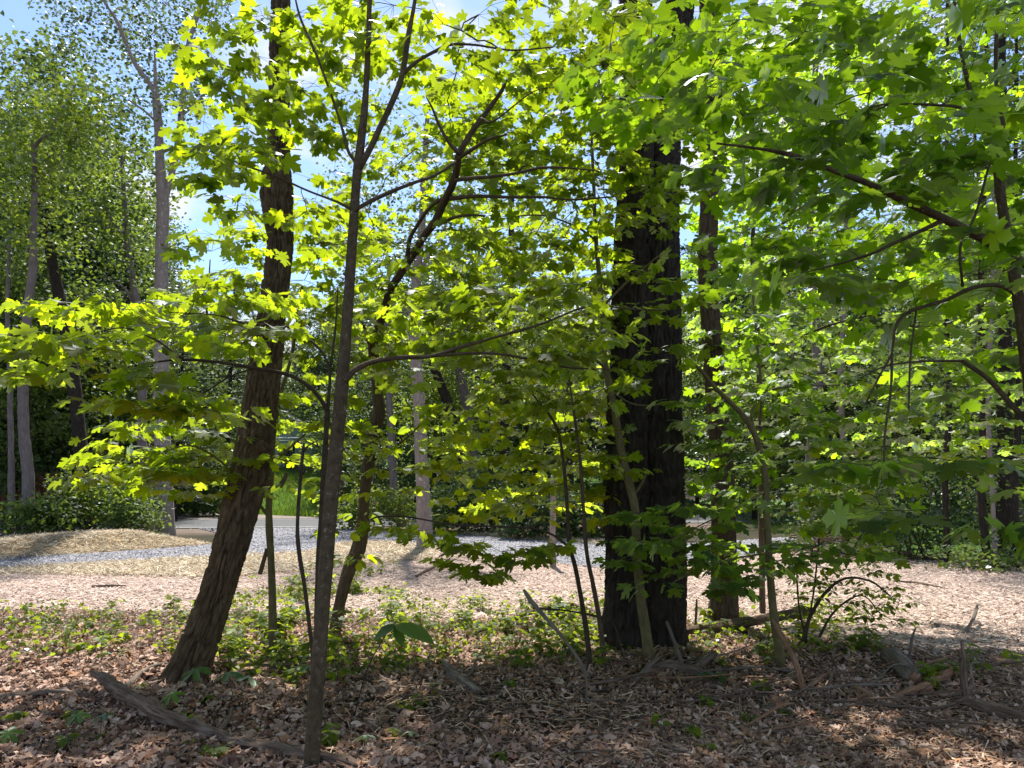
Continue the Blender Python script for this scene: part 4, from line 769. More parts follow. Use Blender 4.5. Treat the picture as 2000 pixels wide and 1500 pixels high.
for i, (bx, by, w, Yd, lab) in enumerate(RIGHT):
    j = [(-8, 6), (4, -6), (-4, 4), (-10, -6), (-6, -14), (6, 4), (-4, 6)][i]
    far_tree('edge_tree', lab, [[(bx, by, w * 1.25), (bx, by - 30, w), (bx + j[0], by - 160, w * .92), (bx + j[1], by - 320, w * .85), (bx + j[0], by - 560, w * .7), (bx, by - 900, w * .5), (bx, by - 1150, w * .3)]],
        'bark_pale' if 'pale' in lab else ('bark_dark' if ('black' in lab or 'dark' in lab) else 'bark_grey'),
        [(max(1330, bx - 170), 60, bx + 140, 520, Yd - 1, Yd + 3, 26), (bx - 120, 520, bx + 110, 860, Yd, Yd + 3, 14), (bx - 130, -420, bx + 150, 60, Yd - 1, Yd + 2.5, 14)], 42, .13, ['far_leaf', 'far_leaf_dark', 'far_leaf_grey'][i % 3], 'tree', 'trees along the right edge of the clearing', Y=Yd)

def shrub(name, label, px, py, Y, boxes, mat, per=45, size=.11, n=6, cat='shrub', group=None, sig=(.22, .22, .16), bark='bark_twig', top=70):
    b = P(px, py, Y); b[2] = H(b[0], b[1]); root = thing(name, label, cat, b, group); C = best_candidates(boxes); C[:, 2] = np.maximum(C[:, 2], H(C[:, 0], C[:, 1]) + .08)
    sp, sr = [], []
    for i in range(n):
        e = b + np.array([RNG.normal(0, .25), RNG.normal(0, .2), RNG.uniform(.3, .7) * top * Y / FPX]); a, r = resample(np.array([b + [RNG.normal(0, .1), RNG.normal(0, .1), -.05], (b + e) / 2 + RNG.normal(0, .06, 3), e]), np.array([.014, .01, .006]), .1)
        g = Geo(); tube(g, a, r, 5); link('stem', g.mesh('stem', bark, b, True), root); sp.append(a); sr.append(r)
    limbs_and_crown(root, np.concatenate(sp), np.concatenate(sr), C, per, size, bark, mat, sig)
    return root
shrub('green_bush', 'leafy green bush round the foot of the dark leaning trunk at left', 190, 1030, 20.5, [(115, 930, 250, 1010, 20, 21.5, 34), (200, 960, 300, 1030, 20, 21.5, 16)], 'far_leaf', 34, .14)
shrub('green_bush', 'low green bush at the far left, in front of the pale wavy trunk', 40, 1035, 19.5, [(0, 985, 130, 1030, 19, 20.5, 26)], 'far_leaf', 34, .14)
shrub('green_bush', 'small yellow green bush left of the tall forked tree', 270, 1035, 20, [(215, 985, 300, 1030, 19.5, 20.5, 18)], 'far_leaf')
shrub('green_bush', 'brownish green bush between the wavy trunk and the leafy green bush', 100, 1035, 20, [(65, 970, 150, 1025, 19.6, 20.6, 18)], 'far_leaf', 34, .14)
shrub('dead_shrub', 'rusty brown dead shrub standing before the dark pines at left', 95, 1000, 23, [(70, 935, 118, 1000, 22.6, 23.4, 16), (0, 960, 60, 1000, 23, 24, 5)], 'dead_leaf', 40, .12)
shrub('roadside_shrub', 'light green weeds and brush at the road edge right of the crooked tree', 700, 1020, 25.2, [(640, 985, 700, 1020, 25, 25.6, 14), (690, 960, 800, 1015, 25, 26, 26)], 'far_leaf', 45, .14)
shrub('dark_bush', 'dark green bush behind the drive in the centre', 950, 1030, 23, [(840, 960, 1000, 1025, 22.6, 24, 40), (880, 900, 1010, 980, 23, 25, 18)], 'far_leaf_dark', 60, .15)
shrub('dark_bush', 'dark green bush beyond the drive, left of the twin trunk', 1090, 1045, 21, [(990, 970, 1200, 1045, 20.6, 22, 46)], 'far_leaf_dark', 60, .15)
shrub('dark_bush', 'dark leafy thicket before the sunlit lawn at right', 1790, 1085, 16, [(1700, 900, 1850, 1030, 15.6, 16.6, 20), (1700, 1040, 1850, 1085, 15.6, 16.4, 7), (1840, 960, 1930, 1060, 15, 16, 8)], 'far_leaf_dark', 50, .11, top=200)
shrub('dark_bush', 'dark thicket behind the brush pile at right', 1680, 1075, 17, [(1560, 940, 1710, 1065, 17, 18, 36)], 'far_leaf_dark', 55, .12, top=150)
shrub('dark_bush', 'shaded weeds at the foot of the trunks at the right edge', 1960, 1115, 13.8, [(1860, 1080, 2010, 1118, 13.4, 14.4, 14), (1900, 880, 2010, 1020, 14.6, 16, 10)], 'far_leaf_dark', 45, .10)
shrub('red_shrub', 'small reddish shrub by the pale house across the road', 570, 945, 46, [(560, 900, 590, 930, 45.6, 46.4, 10)], 'red_leaf', 45, .16)
shrub('roadside_shrub', 'leafy undergrowth behind the road, left of the dirt lane', 400, 1000, 34, [(330, 900, 480, 1000, 33.4, 36, 50)], 'far_leaf_dark', 60, .2)
shrub('roadside_shrub', 'bright undergrowth behind the red topped stake', 760, 1000, 34, [(640, 880, 900, 1000, 33.4, 36, 60)], 'far_leaf_grey', 60, .2)

# pines: whorls of level branches with needle tufts
def make_pine(name, h, base_h, rad, seed):
    r = np.random.default_rng(seed); tr = Geo(); a, b = resample(np.array([[0, 0, -.2], [.05, 0, h * .5], [0, .05, h]]), np.array([h * .012, h * .008, .02]), .5); tube(tr, a, b, 10, furrow(.02, 20, 6, seed))
    br = Geo(); tips = []
    z = base_h
    while z < h - .3:
        f = (z - base_h) / (h - base_h); L = rad * (1 - f) ** .7 * (.55 + .45 * min(1, f * 3 + .3)); n = r.integers(4, 7); a0 = r.uniform(0, 6.28)
        for k in range(n):
            an = a0 + k * 6.283 / n + r.normal(0, .25); l = L * r.uniform(.6, 1.15); d = np.array([math.cos(an), math.sin(an), 0])
            q = np.array([[0, 0, z], d * l * .5 + [0, 0, z + l * .02], d * l + [0, 0, z - l * .06 + r.normal(0, .1)]]); p, rr = resample(q, np.array([.03, .02, .006]) * (.5 + .5 * (1 - f)), .35); tube(br, p, rr, 4, cap=False)
            for t in np.arange(.25, 1.01, .13 / max(.4, l / 2.4)):
                c = p[min(len(p) - 1, int(t * (len(p) - 1)))]; side = np.array([-d[1], d[0], 0]); w = l * .28 * (1.15 - t) + .12
                for s in (-1, 0, 1): tips.append(np.concatenate([c + side * s * w + r.normal(0, .07, 3), unit(d * .8 + side * s * .8 + r.normal(0, .15, 3))]))
        z += r.uniform(.45, .8)
    T = np.array(tips); per = 9; n = len(T) * per; c = np.repeat(T[:, :3], per, 0); d = unit(np.repeat(T[:, 3:], per, 0) + r.normal(0, .5, (n, 3)) + [0, 0, .15])
    M = leaf_frames(d, r.normal(0, 1, (n, 3)) + [0, 0, .6], np.zeros(n)); s = r.uniform(.14, .30, n); v = np.array([[-.045, 0, 0], [.045, 0, 0], [0, 1, 0]])
    W = np.einsum('nij,vj->nvi', M * s[:, None, None], v) + c[:, None]; nd = Geo(); nd.add(W.reshape(-1, 3), None, np.arange(n * 3).reshape(-1, 3), lv=np.repeat(r.random(n), 3))
    return tr.mesh('pine_trunk', 'bark_dark', smooth=True), br.mesh('pine_branch', 'bark_dark', smooth=True), nd.mesh('pine_needle', 'needle')
PINES = [make_pine('pine', 15, 2.2, 3.0, 5), make_pine('pine', 12, 1.2, 2.8, 9), make_pine('pine', 17, 4.5, 3.2, 12)]
PSPOT = [(107, 30, 0, .95), (215, 33, 2, .95), (232, 37, 0, .9), (20, 29, 1, 1.0), (165, 36, 1, 1.2), (385, 36, 1, 1.0), (60, 35, 0, 1.1), (300, 39, 0, 1.0), (440, 42, 2, .75), (-60, 27, 2, .9), (345, 30, 1, .8), (480, 50, 1, .9), (700, 46, 1, 1.0), (1700, 33, 0, .8), (1960, 26, 2, .9), (1800, 37, 1, 1.0), (920, 44, 0, .95)]
PLAB = ['first pine of the dark row behind the wavy trunk', 'straight dark pine trunk between the dark leaning trunk and the slim grey tree', 'pine just behind the slim grey tree at left', 'pine with low boughs at the far left edge', 'bushy pine filling the gap behind the dark leaning trunk', 'dark pine right of the tall forked tree',
        'tall pine behind the thin trunk at the far left', 'pine behind the tall forked tree', 'distant pine seen left of the leaning trunk', 'pine at the very left border of the view', 'small pine at the foot of the tall forked tree', 'far pine behind the leaning trunk', 'far pine behind the crooked tree', 'far pine in the right half, behind the maples', 'pine behind the trunks at the right edge', 'far bushy pine behind the lawn at right', 'far pine in the centre behind the lone pale trunk']
for i, (px, Yd, k, sc) in enumerate(PSPOT):
    x = float(P(px, 940, Yd)[0]); root = thing('pine_tree', PLAB[i], 'pine tree', (x, Yd, H(x, Yd)), 'pines in the wood')
    root.rotation_euler = (0, 0, random.uniform(0, 6.28)); root.scale = (sc, sc, sc * random.uniform(.9, 1.1))
    for nm, me in zip(('trunk', 'bough_growth', 'needle_growth'), PINES[k]): link(nm, me, root, **({} if nm == 'trunk' else {'kind': 'stuff'}))

# leafy trees of the wood beyond the road, copies of a few kinds
def make_broadleaf(h, base_h, rad, n, per, size, mat, bark, seed, lean=.3):
    global RNG
    keep = RNG; RNG = np.random.default_rng(seed); a, b = resample(np.array([[0, 0, -.2], [lean * .3, 0, h * .35], [lean, .2, h * .7], [lean * .6, 0, h * .95]]), np.array([.2, .15, .09, .02]) * h / 14, .4)
    tr = Geo(); tube(tr, a, b, 10, furrow(.02, 18, 5, seed)); C = ellipsoid_pts(n, (lean * .6, 0, (h + base_h) / 2), (rad, rad, (h - base_h) / 2)); tw, _ = grow(a, b, C, step=.5, sway=.25); br = Geo()
    for p, r in tw: tube(br, p, np.clip(r * 2.2, .006, .08), 4, cap=False)
    cr = Geo(); crown_cards(cr, C, per, size, (.55, .55, .28)); RNG = keep
    return tr.mesh('broadleaf_trunk', bark, smooth=True), br.mesh('broadleaf_limb', bark, smooth=True), cr.mesh('broadleaf_crown', mat)
KINDS = [make_broadleaf(14, 2.5, 3.4, 190, 80, .22, 'far_leaf_grey', 'bark_grey', 101), make_broadleaf(11, 1.0, 3.0, 170, 80, .20, 'far_leaf', 'bark_grey', 102, -.5), make_broadleaf(17, 4.0, 3.6, 210, 80, .23, 'far_leaf_dark', 'bark_dark', 103, .6), make_broadleaf(8, .5, 2.6, 140, 80, .17, 'far_leaf_dark', 'bark_dark', 104)]
BSPOT = [(-40, 31, 0, 1.0), (140, 42, 1, 1.1), (30, 44, 2, 1.0), (330, 46, 0, .8), (250, 41, 1, 1.0), (400, 55, 1, .8), (620, 52, 0, .85), (700, 60, 2, .9), (780, 44, 3, 1.0), (850, 52, 0, 1.05), (960, 46, 1, 1.0), (1040, 56, 2, .9), (1130, 42, 3, 1.1), (1190, 52, 0, 1.0), (1290, 46, 1, 1.0), (1360, 40, 3, 1.0), (1420, 54, 0, .95), (1500, 44, 1, .9), (1580, 50, 3, 1.2), (1650, 42, 1, .95), (1740, 54, 0, .9), (1830, 46, 3, 1.3), (1900, 40, 1, .9), (1990, 48, 0, 1.0), (1470, 31, 3, .9), (660, 40, 3, .8), (1230, 36, 3, .9), (560, 62, 1, .9), (2060, 30, 1, 1.0), (-20, 38, 1, 1.0), (60, 26, 1, .9), (180, 29, 1, .85), (880, 36, 1, .9), (1020, 37, 3, 1.1), (1560, 27, 1, .8), (1680, 24, 3, .8), (1990, 22, 1, .9), (100, 36, 2, 1.0), (10, 33, 0, 1.0), (215, 47, 2, 1.05), (290, 34, 3, 1.1), (130, 30, 3, 1.2), (30, 27, 3, 1.3), (370, 44, 3, 1.3), (1450, 38, 2, .9), (1620, 35, 2, .85), (1780, 40, 2, .9), (1930, 34, 2, .95), (1540, 40, 0, 1.0), (1700, 48, 0, 1.1), (1860, 52, 2, 1.0), (1330, 50, 2, .9), (1080, 40, 1, 1.0), (720, 50, 3, 1.4), (940, 58, 3, 1.6), (590, 70, 0, .8), (500, 66, 3, 1.5), (2080, 22, 3, 1.1), (15, 31, 2, 1.2), (85, 35, 2, 1.2), (205, 38, 0, 1.15), (-50, 40, 2, 1.2), (150, 50, 0, 1.2)]
REFS = [(22, 'thin left edge trunk'), (55, 'pale wavy trunk'), (165, 'dark leaning trunk'), (280, 'slim grey tree'), (330, 'tall forked tree'), (440, 'burled leaning trunk'), (640, 'grey sapling'), (730, 'crooked tree'), (825, 'lone pale trunk'), (985, 'straight dark trunk'), (1110, 'broken pale trunk'), (1257, 'twin trunk'), (1400, 'straight narrow trunk'), (1500, 'curved olive maple'), (1592, 'knotted trunk'), (1690, 'brush pile'), (1850, 'slim lawn side trunk'), (1950, 'broad black trunk')]
USED = {}
for i, (px, Yd, k, sc) in enumerate(BSPOT):
    x = float(P(px, 940, Yd)[0]); kind = ['tall grey green tree', 'bright green tree', 'very tall dark stemmed tree', 'low dark bushy tree'][k]
    rx_, rn = min(REFS, key=lambda r_: abs(r_[0] - px)); side = 'behind' if abs(px - rx_) < 22 else ('left of' if px < rx_ else 'right of')
    lab = f'{kind} in the wood, {side} the {rn}'
    if lab in USED: lab = f'{kind} farther back in the wood, {side} the {rn}' if Yd > USED[lab] else f'{kind} nearer in the wood, {side} the {rn}'
    USED[lab] = Yd; root = thing('broadleaf_tree', lab, 'tree', (x, Yd, H(x, Yd)), 'leafy trees of the wood beyond the clearing')
    root.rotation_euler = (0, 0, random.uniform(0, 6.28)); root.scale = (sc, sc, sc * random.uniform(.92, 1.08))
    for nm, me in zip(('trunk', 'limb_growth', 'crown'), KINDS[k]): link(nm, me, root, **({} if nm == 'trunk' else {'kind': 'stuff'}))
C = np.stack([RNG.uniform(-75, 25, 700), RNG.uniform(70, 84, 700), np.zeros(700)], -1); C[:, 2] = H(C[:, 0], C[:, 1]) + RNG.uniform(0, 1, 700) ** 1.3 * np.where(C[:, 0] < -26, 17, 11)
C2 = np.stack([RNG.uniform(25, 90, 300), RNG.uniform(66, 80, 300), np.zeros(300)], -1); C2[:, 2] = H(C2[:, 0], C2[:, 1]) + RNG.uniform(0, 6, 300)
g = Geo(); crown_cards(g, np.vstack([C, C2]), 34, .5, (1.2, 1.0, .8)); link('far_wood', g.mesh('far_wood', 'far_leaf_grey'), kind='stuff', label='hazy green mass of the far wood behind everything', category='woodland')

DENS = 1.0
# ------------------------------------------------------------------ logs, sticks and stumps on the ground
def gpath(pts):
    """[(px, py, width_px, lift)] on the ground -> points and radii"""
    a = np.array(pts, float); p = G(a[:, 0], a[:, 1]); r = a[:, 2] * .5 * depth_of(p) / FPX; p[:, 2] += r * .55 + a[:, 3]; return p, r
def log(name, label, pts, mat='dead_wood', cat='log', rough=.25, sides=26, jag=True, group=None, stubs=(), step=.03, end_mat=None):
    p, r = gpath(pts); root = thing(name, label, cat, p[0], group); a, b = resample(p, r, step); seed = len(label) * 3.7
    def dsp(bb, R, th, L):
        o = (np.abs(vnoise(bb * np.array([60, 60, 6]) + seed) - .5) * 2 - .4) * R * rough * 1.3 + (vnoise(bb * np.array([130, 130, 30]) + seed) - .5) * R * rough * .5 + (vnoise(bb * np.array([8, 8, 3]) + seed) - .5) * R * rough * 1.6
        if jag: e = L / L.max(); o = o - R * (sstep(.07, 0, e) + sstep(.93, 1, e)) * (.25 + .75 * vnoise(np.stack([np.cos(th) * 3 + seed + 0 * L, np.sin(th) * 3 + 0 * L, 0 * th * L], -1)))
        return o
    g = Geo(); tube(g, a, b, sides, dsp); link('wood', g.mesh('wood', mat, root.location, True), root)
    for s in stubs:
        q, w = gpath(s); q, w = resample(q, w, .03); g = Geo(); tube(g, q, w, 8, knobby(.004)); link('branch_stub', g.mesh('branch_stub', mat, root.location, True), root)
    if end_mat:
        for e, t in ((a[0], a[0] - a[1]), (a[-1], a[-1] - a[-2])):
            t = unit(t); g = Geo(); rr = b.min() * .7; tube(g, np.array([e - t * .02, e + t * .005, e + t * .03]), np.array([rr, rr * .95, rr * .3]), 14, lambda bb, R, th, L: (vnoise(bb * 60) - .5) * R * .6); link('broken_end', g.mesh('broken_end', end_mat, root.location), root)
    return root
log('rotting_log', 'long rotting log lying across the lower left corner', [(172, 1350, 8, .14), (200, 1364, 19, .12), (245, 1390, 25, .08), (300, 1412, 28, .04), (360, 1430, 30, .015), (430, 1450, 29, .0), (520, 1472, 30, .0), (600, 1488, 30, .0), (700, 1508, 26, .0)], rough=.6, stubs=[[(420, 1450, 14, .03), (445, 1432, 9, .08), (452, 1420, 5, .12)]], step=.02, sides=40)
log('fallen_branch', 'long thin branch on the leaves at the lower left edge', [(-40, 1368, 9, .01), (40, 1366, 9, .02), (110, 1361, 8, .03), (175, 1363, 5, .02)], 'dead_wood_grey', 'branch', jag=False, sides=9)
log('fallen_branch', 'grey curved branch below the foot of the leaning trunk', [(245, 1368, 13, .01), (252, 1345, 12, .02), (275, 1325, 11, .03), (300, 1312, 10, .03), (330, 1304, 12, .02)], 'dead_wood_grey', 'branch', sides=10)
log('fallen_log', 'dark log behind the seedlings right of the leaning trunk', [(400, 1300, 14, 0), (460, 1306, 16, 0), (560, 1308, 17, 0), (640, 1300, 14, 0)], 'dead_wood')
log('fallen_log', 'dark log lying in front of the straight narrow trunk', [(1330, 1243, 20, .0), (1400, 1238, 22, .02), (1460, 1232, 21, .06), (1530, 1226, 19, .10), (1592, 1222, 16, .14)], 'bark_brown', rough=.3, stubs=[[(1500, 1226, 7, .1), (1512, 1240, 6, .05), (1516, 1256, 4, .0)]])
log('short_log', 'short thick weathered log with an orange broken end at lower right', [(1735, 1288, 34, .02), (1752, 1305, 38, .02), (1772, 1325, 38, .02), (1790, 1342, 34, .02)], 'dead_wood_grey', rough=.3, end_mat='orange_wood')
log('broken_limb', 'orange splintered limb curving beside the short thick log', [(1712, 1372, 9, .0), (1745, 1370, 14, .01), (1785, 1362, 20, .02), (1822, 1350, 22, .04), (1848, 1338, 18, .07), (1866, 1330, 9, .10)], 'orange_wood', rough=.5)
log('fallen_log', 'mossy dark log running off the lower right edge', [(1865, 1378, 18, .02), (1910, 1392, 26, .02), (1965, 1408, 28, .01), (2040, 1428, 28, .0)], 'dead_wood', rough=.4)
log('fallen_log', 'half buried dark log in front of the twin trunk', [(1250, 1318, 14, .0), (1300, 1312, 24, .01), (1350, 1320, 24, .01), (1395, 1330, 14, .0)], 'dead_wood', rough=.35)
log('fallen_log', 'short brown log right of the twin trunk base', [(1352, 1318, 16, .0), (1376, 1302, 22, .02), (1396, 1290, 18, .03)], 'dead_wood')
log('fallen_branch', 'grey forked branch lying on the dark soil in the centre foreground', [(866, 1302, 8, .06), (880, 1322, 16, .03), (905, 1342, 20, .01), (940, 1360, 14, .0)], 'dead_wood_grey', 'branch', rough=.35, stubs=[[(905, 1340, 8, .02), (925, 1315, 6, .04), (930, 1290, 3, .08)]])
log('fallen_branch', 'brown branch lying at the mulch edge left of the twin trunk', [(1008, 1212, 8, .03), (1040, 1208, 10, .06), (1075, 1200, 12, .07), (1120, 1196, 11, .06), (1170, 1206, 8, .03)], 'dead_wood', 'branch', stubs=[[(1090, 1200, 6, .05), (1100, 1215, 5, .03), (1115, 1225, 4, .01)]])
log('bark_plank', 'orange splinter of wood lying on the shredded bark at lower right', [(1700, 1440, 10, .0), (1730, 1462, 16, .01), (1768, 1488, 12, .0)], 'orange_wood', 'splinter', rough=.5, sides=10)
log('bark_plank', 'pale orange split strip of wood on the shaded right foreground', [(1612, 1372, 6, .01), (1645, 1402, 12, .01), (1680, 1432, 8, .01)], 'orange_wood', 'splinter', rough=.5, sides=10)
log('bark_plank', 'short orange splinter below the broken stub at right', [(1575, 1350, 6, .02), (1600, 1338, 11, .03), (1620, 1325, 6, .03)], 'orange_wood', 'splinter', rough=.5, sides=10)
log('bark_plank', 'tan strip of torn wood left of the splintered limb', [(1660, 1345, 8, .02), (1690, 1362, 13, .02), (1715, 1375, 6, .01)], 'orange_wood', 'splinter', rough=.5, sides=10)
log('fallen_branch', 'straight dark stick lying on the mulch at left', [(180, 1148, 5, .01), (215, 1148, 5, .02), (245, 1147, 4, .01)], 'dead_wood', 'stick', sides=7, jag=False)
log('fallen_branch', 'stick lying on the mulch right of the crooked tree', [(812, 1128, 5, .01), (835, 1118, 5, .03), (862, 1108, 3, .05)], 'dead_wood', 'stick', sides=7, jag=False)
log('fallen_branch', 'curved stick on the mulch at the right', [(1745, 1138, 5, .01), (1790, 1142, 5, .02), (1840, 1150, 4, .01)], 'dead_wood', 'stick', sides=7, jag=False)
log('fallen_branch', 'curved pale splinter upright on the mulch at right', [(1880, 1238, 5, .0), (1895, 1232, 6, .05), (1907, 1222, 6, .13), (1912, 1216, 3, .2)], 'dead_wood_grey', 'splinter', sides=7, jag=False)
def stick(name, label, pts, mat='dead_wood_grey', cat='stick', sides=8):
    p, r = trace(pts); z = H(p[0, 0], p[0, 1]); root = thing(name, label, cat, (p[0, 0], p[0, 1], z)); p[0, 2] = min(p[0, 2], z - .01); a, b = resample(p, r, .03); g = Geo(); tube(g, a, b, sides, knobby(float(b.max()) * .5, len(label)))
    link('wood', g.mesh('wood', mat, root.location, True), root); return root
stick('leaning_stick', 'thin curved dead branch leaning up left of the twin trunk', [(1146, 1352, 5, 5.65), (1143, 1315, 7, 5.7), (1122, 1275, 8, 5.8), (1085, 1228, 8, 5.95), (1055, 1195, 8, 6.1), (1036, 1172, 8, 6.15), (1023, 1152, 5, 6.2)])
stick('leaning_stick', 'straight pale stick leaning against the right half of the twin trunk', [(1336, 1308, 8, 6.6), (1320, 1262, 8, 6.75), (1302, 1214, 6, 6.95)])
stick('leaning_stick', 'grey stick propped low at the foot of the twin trunk', [(1228, 1330, 8, 6.1), (1268, 1300, 9, 6.3), (1290, 1282, 6, 6.5)])
stick('leaning_stick', 'thin bare twig arching in front of the twin trunk', [(1218, 1252, 4, 6.9), (1200, 1222, 4, 6.85), (1170, 1205, 4, 6.8), (1100, 1192, 4, 6.8), (1040, 1188, 3, 6.8)], 'bark_twig')
stick('broken_stub', 'splintered tan stub leaning beside the curved olive maple', [(1570, 1352, 12, 6.0), (1556, 1300, 14, 6.2), (1535, 1255, 13, 6.4), (1515, 1222, 9, 6.5), (1508, 1208, 5, 6.5)], 'orange_wood', 'stub')
stick('broken_stub', 'upright splintered grey stub behind the orange limb at lower right', [(1884, 1342, 16, 5.7), (1881, 1312, 11, 5.72), (1883, 1284, 7, 5.7), (1877, 1252, 2, 5.75)], 'dead_wood', 'stub')
stick('leaning_stick', 'small dead forked twig standing on the mulch edge at right', [(1772, 1272, 6, 6.7), (1782, 1245, 5, 6.7), (1789, 1226, 3, 6.7)])
stick('leaning_stick', 'thin dead pole standing in the mulch beside the twin trunk', [(1358, 1215, 6, 8.2), (1360, 1190, 5, 8.2), (1361, 1170, 4, 8.2)])
for i in range(60):                              # loose twigs on the floor
    px, py = random.uniform(0, 2000), random.uniform(1290, 1495); p = G(px, py); an = random.uniform(0, 6.28); L = random.uniform(.15, .5); d = np.array([math.cos(an), math.sin(an), 0])
    q = np.array([p - d * L * .5, p + RNG.normal(0, .03, 3), p + d * L * .5]); q[:, 2] = H(q[:, 0], q[:, 1]) + RNG.uniform(.015, .06, 3); a, b = resample(q, np.array([.004, .005, .002]) * random.uniform(.7, 1.6), .04); g = Geo(); tube(g, a, b, 6, knobby(.003, i))
    ref_ = min((((330, 1425), 'the rotting log'), ((360, 1320), 'the leaning trunk foot'), ((612, 1470), 'the grey sapling base'), ((900, 1345), 'the grey forked branch'), ((1080, 1400), 'the bare soil patch'), ((1257, 1300), 'the twin trunk foot'), ((1525, 1330), 'the curved maple foot'), ((1660, 1410), 'the orange splinters'), ((1775, 1320), 'the short thick log'), ((1950, 1410), 'the mossy log'), ((800, 1470), 'the lower centre edge'), ((1350, 1470), 'the lower right edge'), ((60, 1470), 'the lower left corner')), key=lambda q_: (q_[0][0] - px) ** 2 + 6 * (q_[0][1] - py) ** 2)[1]
    zone = 'at lower left' if px < 700 else ('in the lower centre' if px < 1300 else 'at lower right')
    o = link('fallen_twig', g.mesh('fallen_twig', 'dead_wood_grey' if i % 2 else 'dead_wood', q[1], True), label=f'{"long" if L > .38 else ("short" if L < .25 else "thin")} {"grey" if i % 2 else "brown"} twig lying {"across" if abs(math.cos(an)) > .7 else "pointing"} the leaves near {ref_}'.replace('pointing the leaves', 'lengthwise on the leaves'), category='twig', group='loose twigs on the forest floor'); o.location = q[1]
g = Geo()
for i in range(520):                             # the fine tangle that nobody could count
    px, py = (random.uniform(1150, 2000), random.uniform(1275, 1490)) if i < 380 else (random.uniform(0, 1150), random.uniform(1290, 1490)); p = G(px, py); an = random.uniform(0, 6.28); L = random.uniform(.08, .38); d = np.array([math.cos(an), math.sin(an), 0])
    q = np.array([p - d * L * .5, p + RNG.normal(0, .02, 3), p + d * L * .5]); q[:, 2] = H(q[:, 0], q[:, 1]) + RNG.uniform(.005, .07, 3) * np.array([1, .8, random.uniform(0, 1.6)]); tube(g, *resample(q, np.array([.0025, .003, .0012]) * random.uniform(.7, 1.7), .06), 4)
link('twig_litter', g.mesh('twig_litter', 'dead_wood', smooth=True), kind='stuff', label='fine tangle of dry twigs over the forest floor', category='twigs')
DB = [(1210, 1345, .9, .3), (1300, 1338, 1.1, -.5), (1360, 1352, .8, .9), (1430, 1318, 1.0, -.2), (1450, 1365, 1.2, .4), (1500, 1345, .8, -.9), (1545, 1385, .9, .7), (1590, 1365, 1.2, -.3), (1625, 1345, .7, 1.1), (1650, 1325, 1.0, .1), (1690, 1395, .9, -.7), (1720, 1340, .8, .5), (1765, 1395, 1.1, -.1), (1810, 1310, 1.0, .4), (1835, 1375, .9, -.6), (1900, 1345, .9, .8), (1940, 1325, 1.0, -.3), (1480, 1420, .8, .6), (1240, 1305, .7, -.8), (1390, 1300, .9, .2), (1860, 1430, .9, -.4), (1560, 1440, .8, .2)]
NEAR_ = [((1257, 1290), 'the twin trunk foot'), ((1420, 1310), 'the dark fallen log'), ((1525, 1330), 'the curved maple foot'), ((1660, 1400), 'the orange splinters'), ((1770, 1320), 'the short thick log'), ((1950, 1400), 'the mossy log')]
for i, (px, py, L, an) in enumerate(DB):        # dead branches heaped over the right foreground
    p = G(px, py); d = np.array([math.cos(an), math.sin(an) * .8, 0]); sd = np.array([-d[1], d[0], 0]); q = np.array([p - d * L * .5, p - d * L * .2 + sd * random.uniform(-.08, .08), p + d * L * .2 + sd * random.uniform(-.1, .1), p + d * L * .5]); q[:, 2] = H(q[:, 0], q[:, 1]) + [.02, .05, .06 + random.uniform(0, .08), .03 + random.uniform(0, .16)]
    w0 = random.uniform(.007, .014); mt = ['dead_wood', 'orange_wood', 'dead_wood', 'dead_wood_grey'][i % 4]; side = 'left of' if px < min(NEAR_, key=lambda n_: abs(n_[0][0] - px))[0][0] else 'right of'
    root = thing('dead_branch', f"{['crooked dark brown', 'reddish', 'slim brown', 'grey'][i % 4]} dead branch {'rising' if q[3, 2] > .15 else 'lying'} {side} {min(NEAR_, key=lambda n_: abs(n_[0][0] - px))[1]}, {'front' if py > 1350 else 'back'}", 'branch', p, 'dead branches over the right foreground')
    a_, b_ = resample(q, np.array([w0, w0 * .9, w0 * .7, w0 * .35]), .04); g = Geo(); tube(g, a_, b_, 8, knobby(w0 * .8, i)); link('wood', g.mesh('wood', mt, p, True), root)
    for k in range(2):
        c = a_[random.randrange(len(a_) // 3, len(a_) - 2)]; e = c + d * random.uniform(.08, .2) + sd * random.choice((-1, 1)) * random.uniform(.08, .2) + [0, 0, random.uniform(0, .12)]; g = Geo(); tube(g, *resample(np.array([c, (c + e) / 2 + RNG.normal(0, .015, 3), e]), np.array([w0 * .5, w0 * .35, w0 * .15]), .04), 6); link('side_twig', g.mesh('side_twig', mt, p, True), root)
b = G(1690, 1092); root = thing('brush_pile', 'dark heap of cut brush at the edge of the clearing at right', 'brush pile', b)
for i in range(46):
    an = random.gauss(0, .5); L = random.uniform(.5, 1.5); d = np.array([math.cos(an), math.sin(an) * .6, random.gauss(0, .18)]); c = b + np.array([random.gauss(0, .6), random.gauss(.4, .25), random.uniform(.03, .42)])
    q, w = resample(np.array([c - d * L * .5, c + RNG.normal(0, .05, 3), c + d * L * .5]), np.array([.018, .016, .006]) * random.uniform(.5, 1.5), .15); q[:, 2] = np.maximum(q[:, 2], .01); g = Geo(); tube(g, q, w, 6); link('stick', g.mesh('stick', 'dead_wood', root.location, True), root)

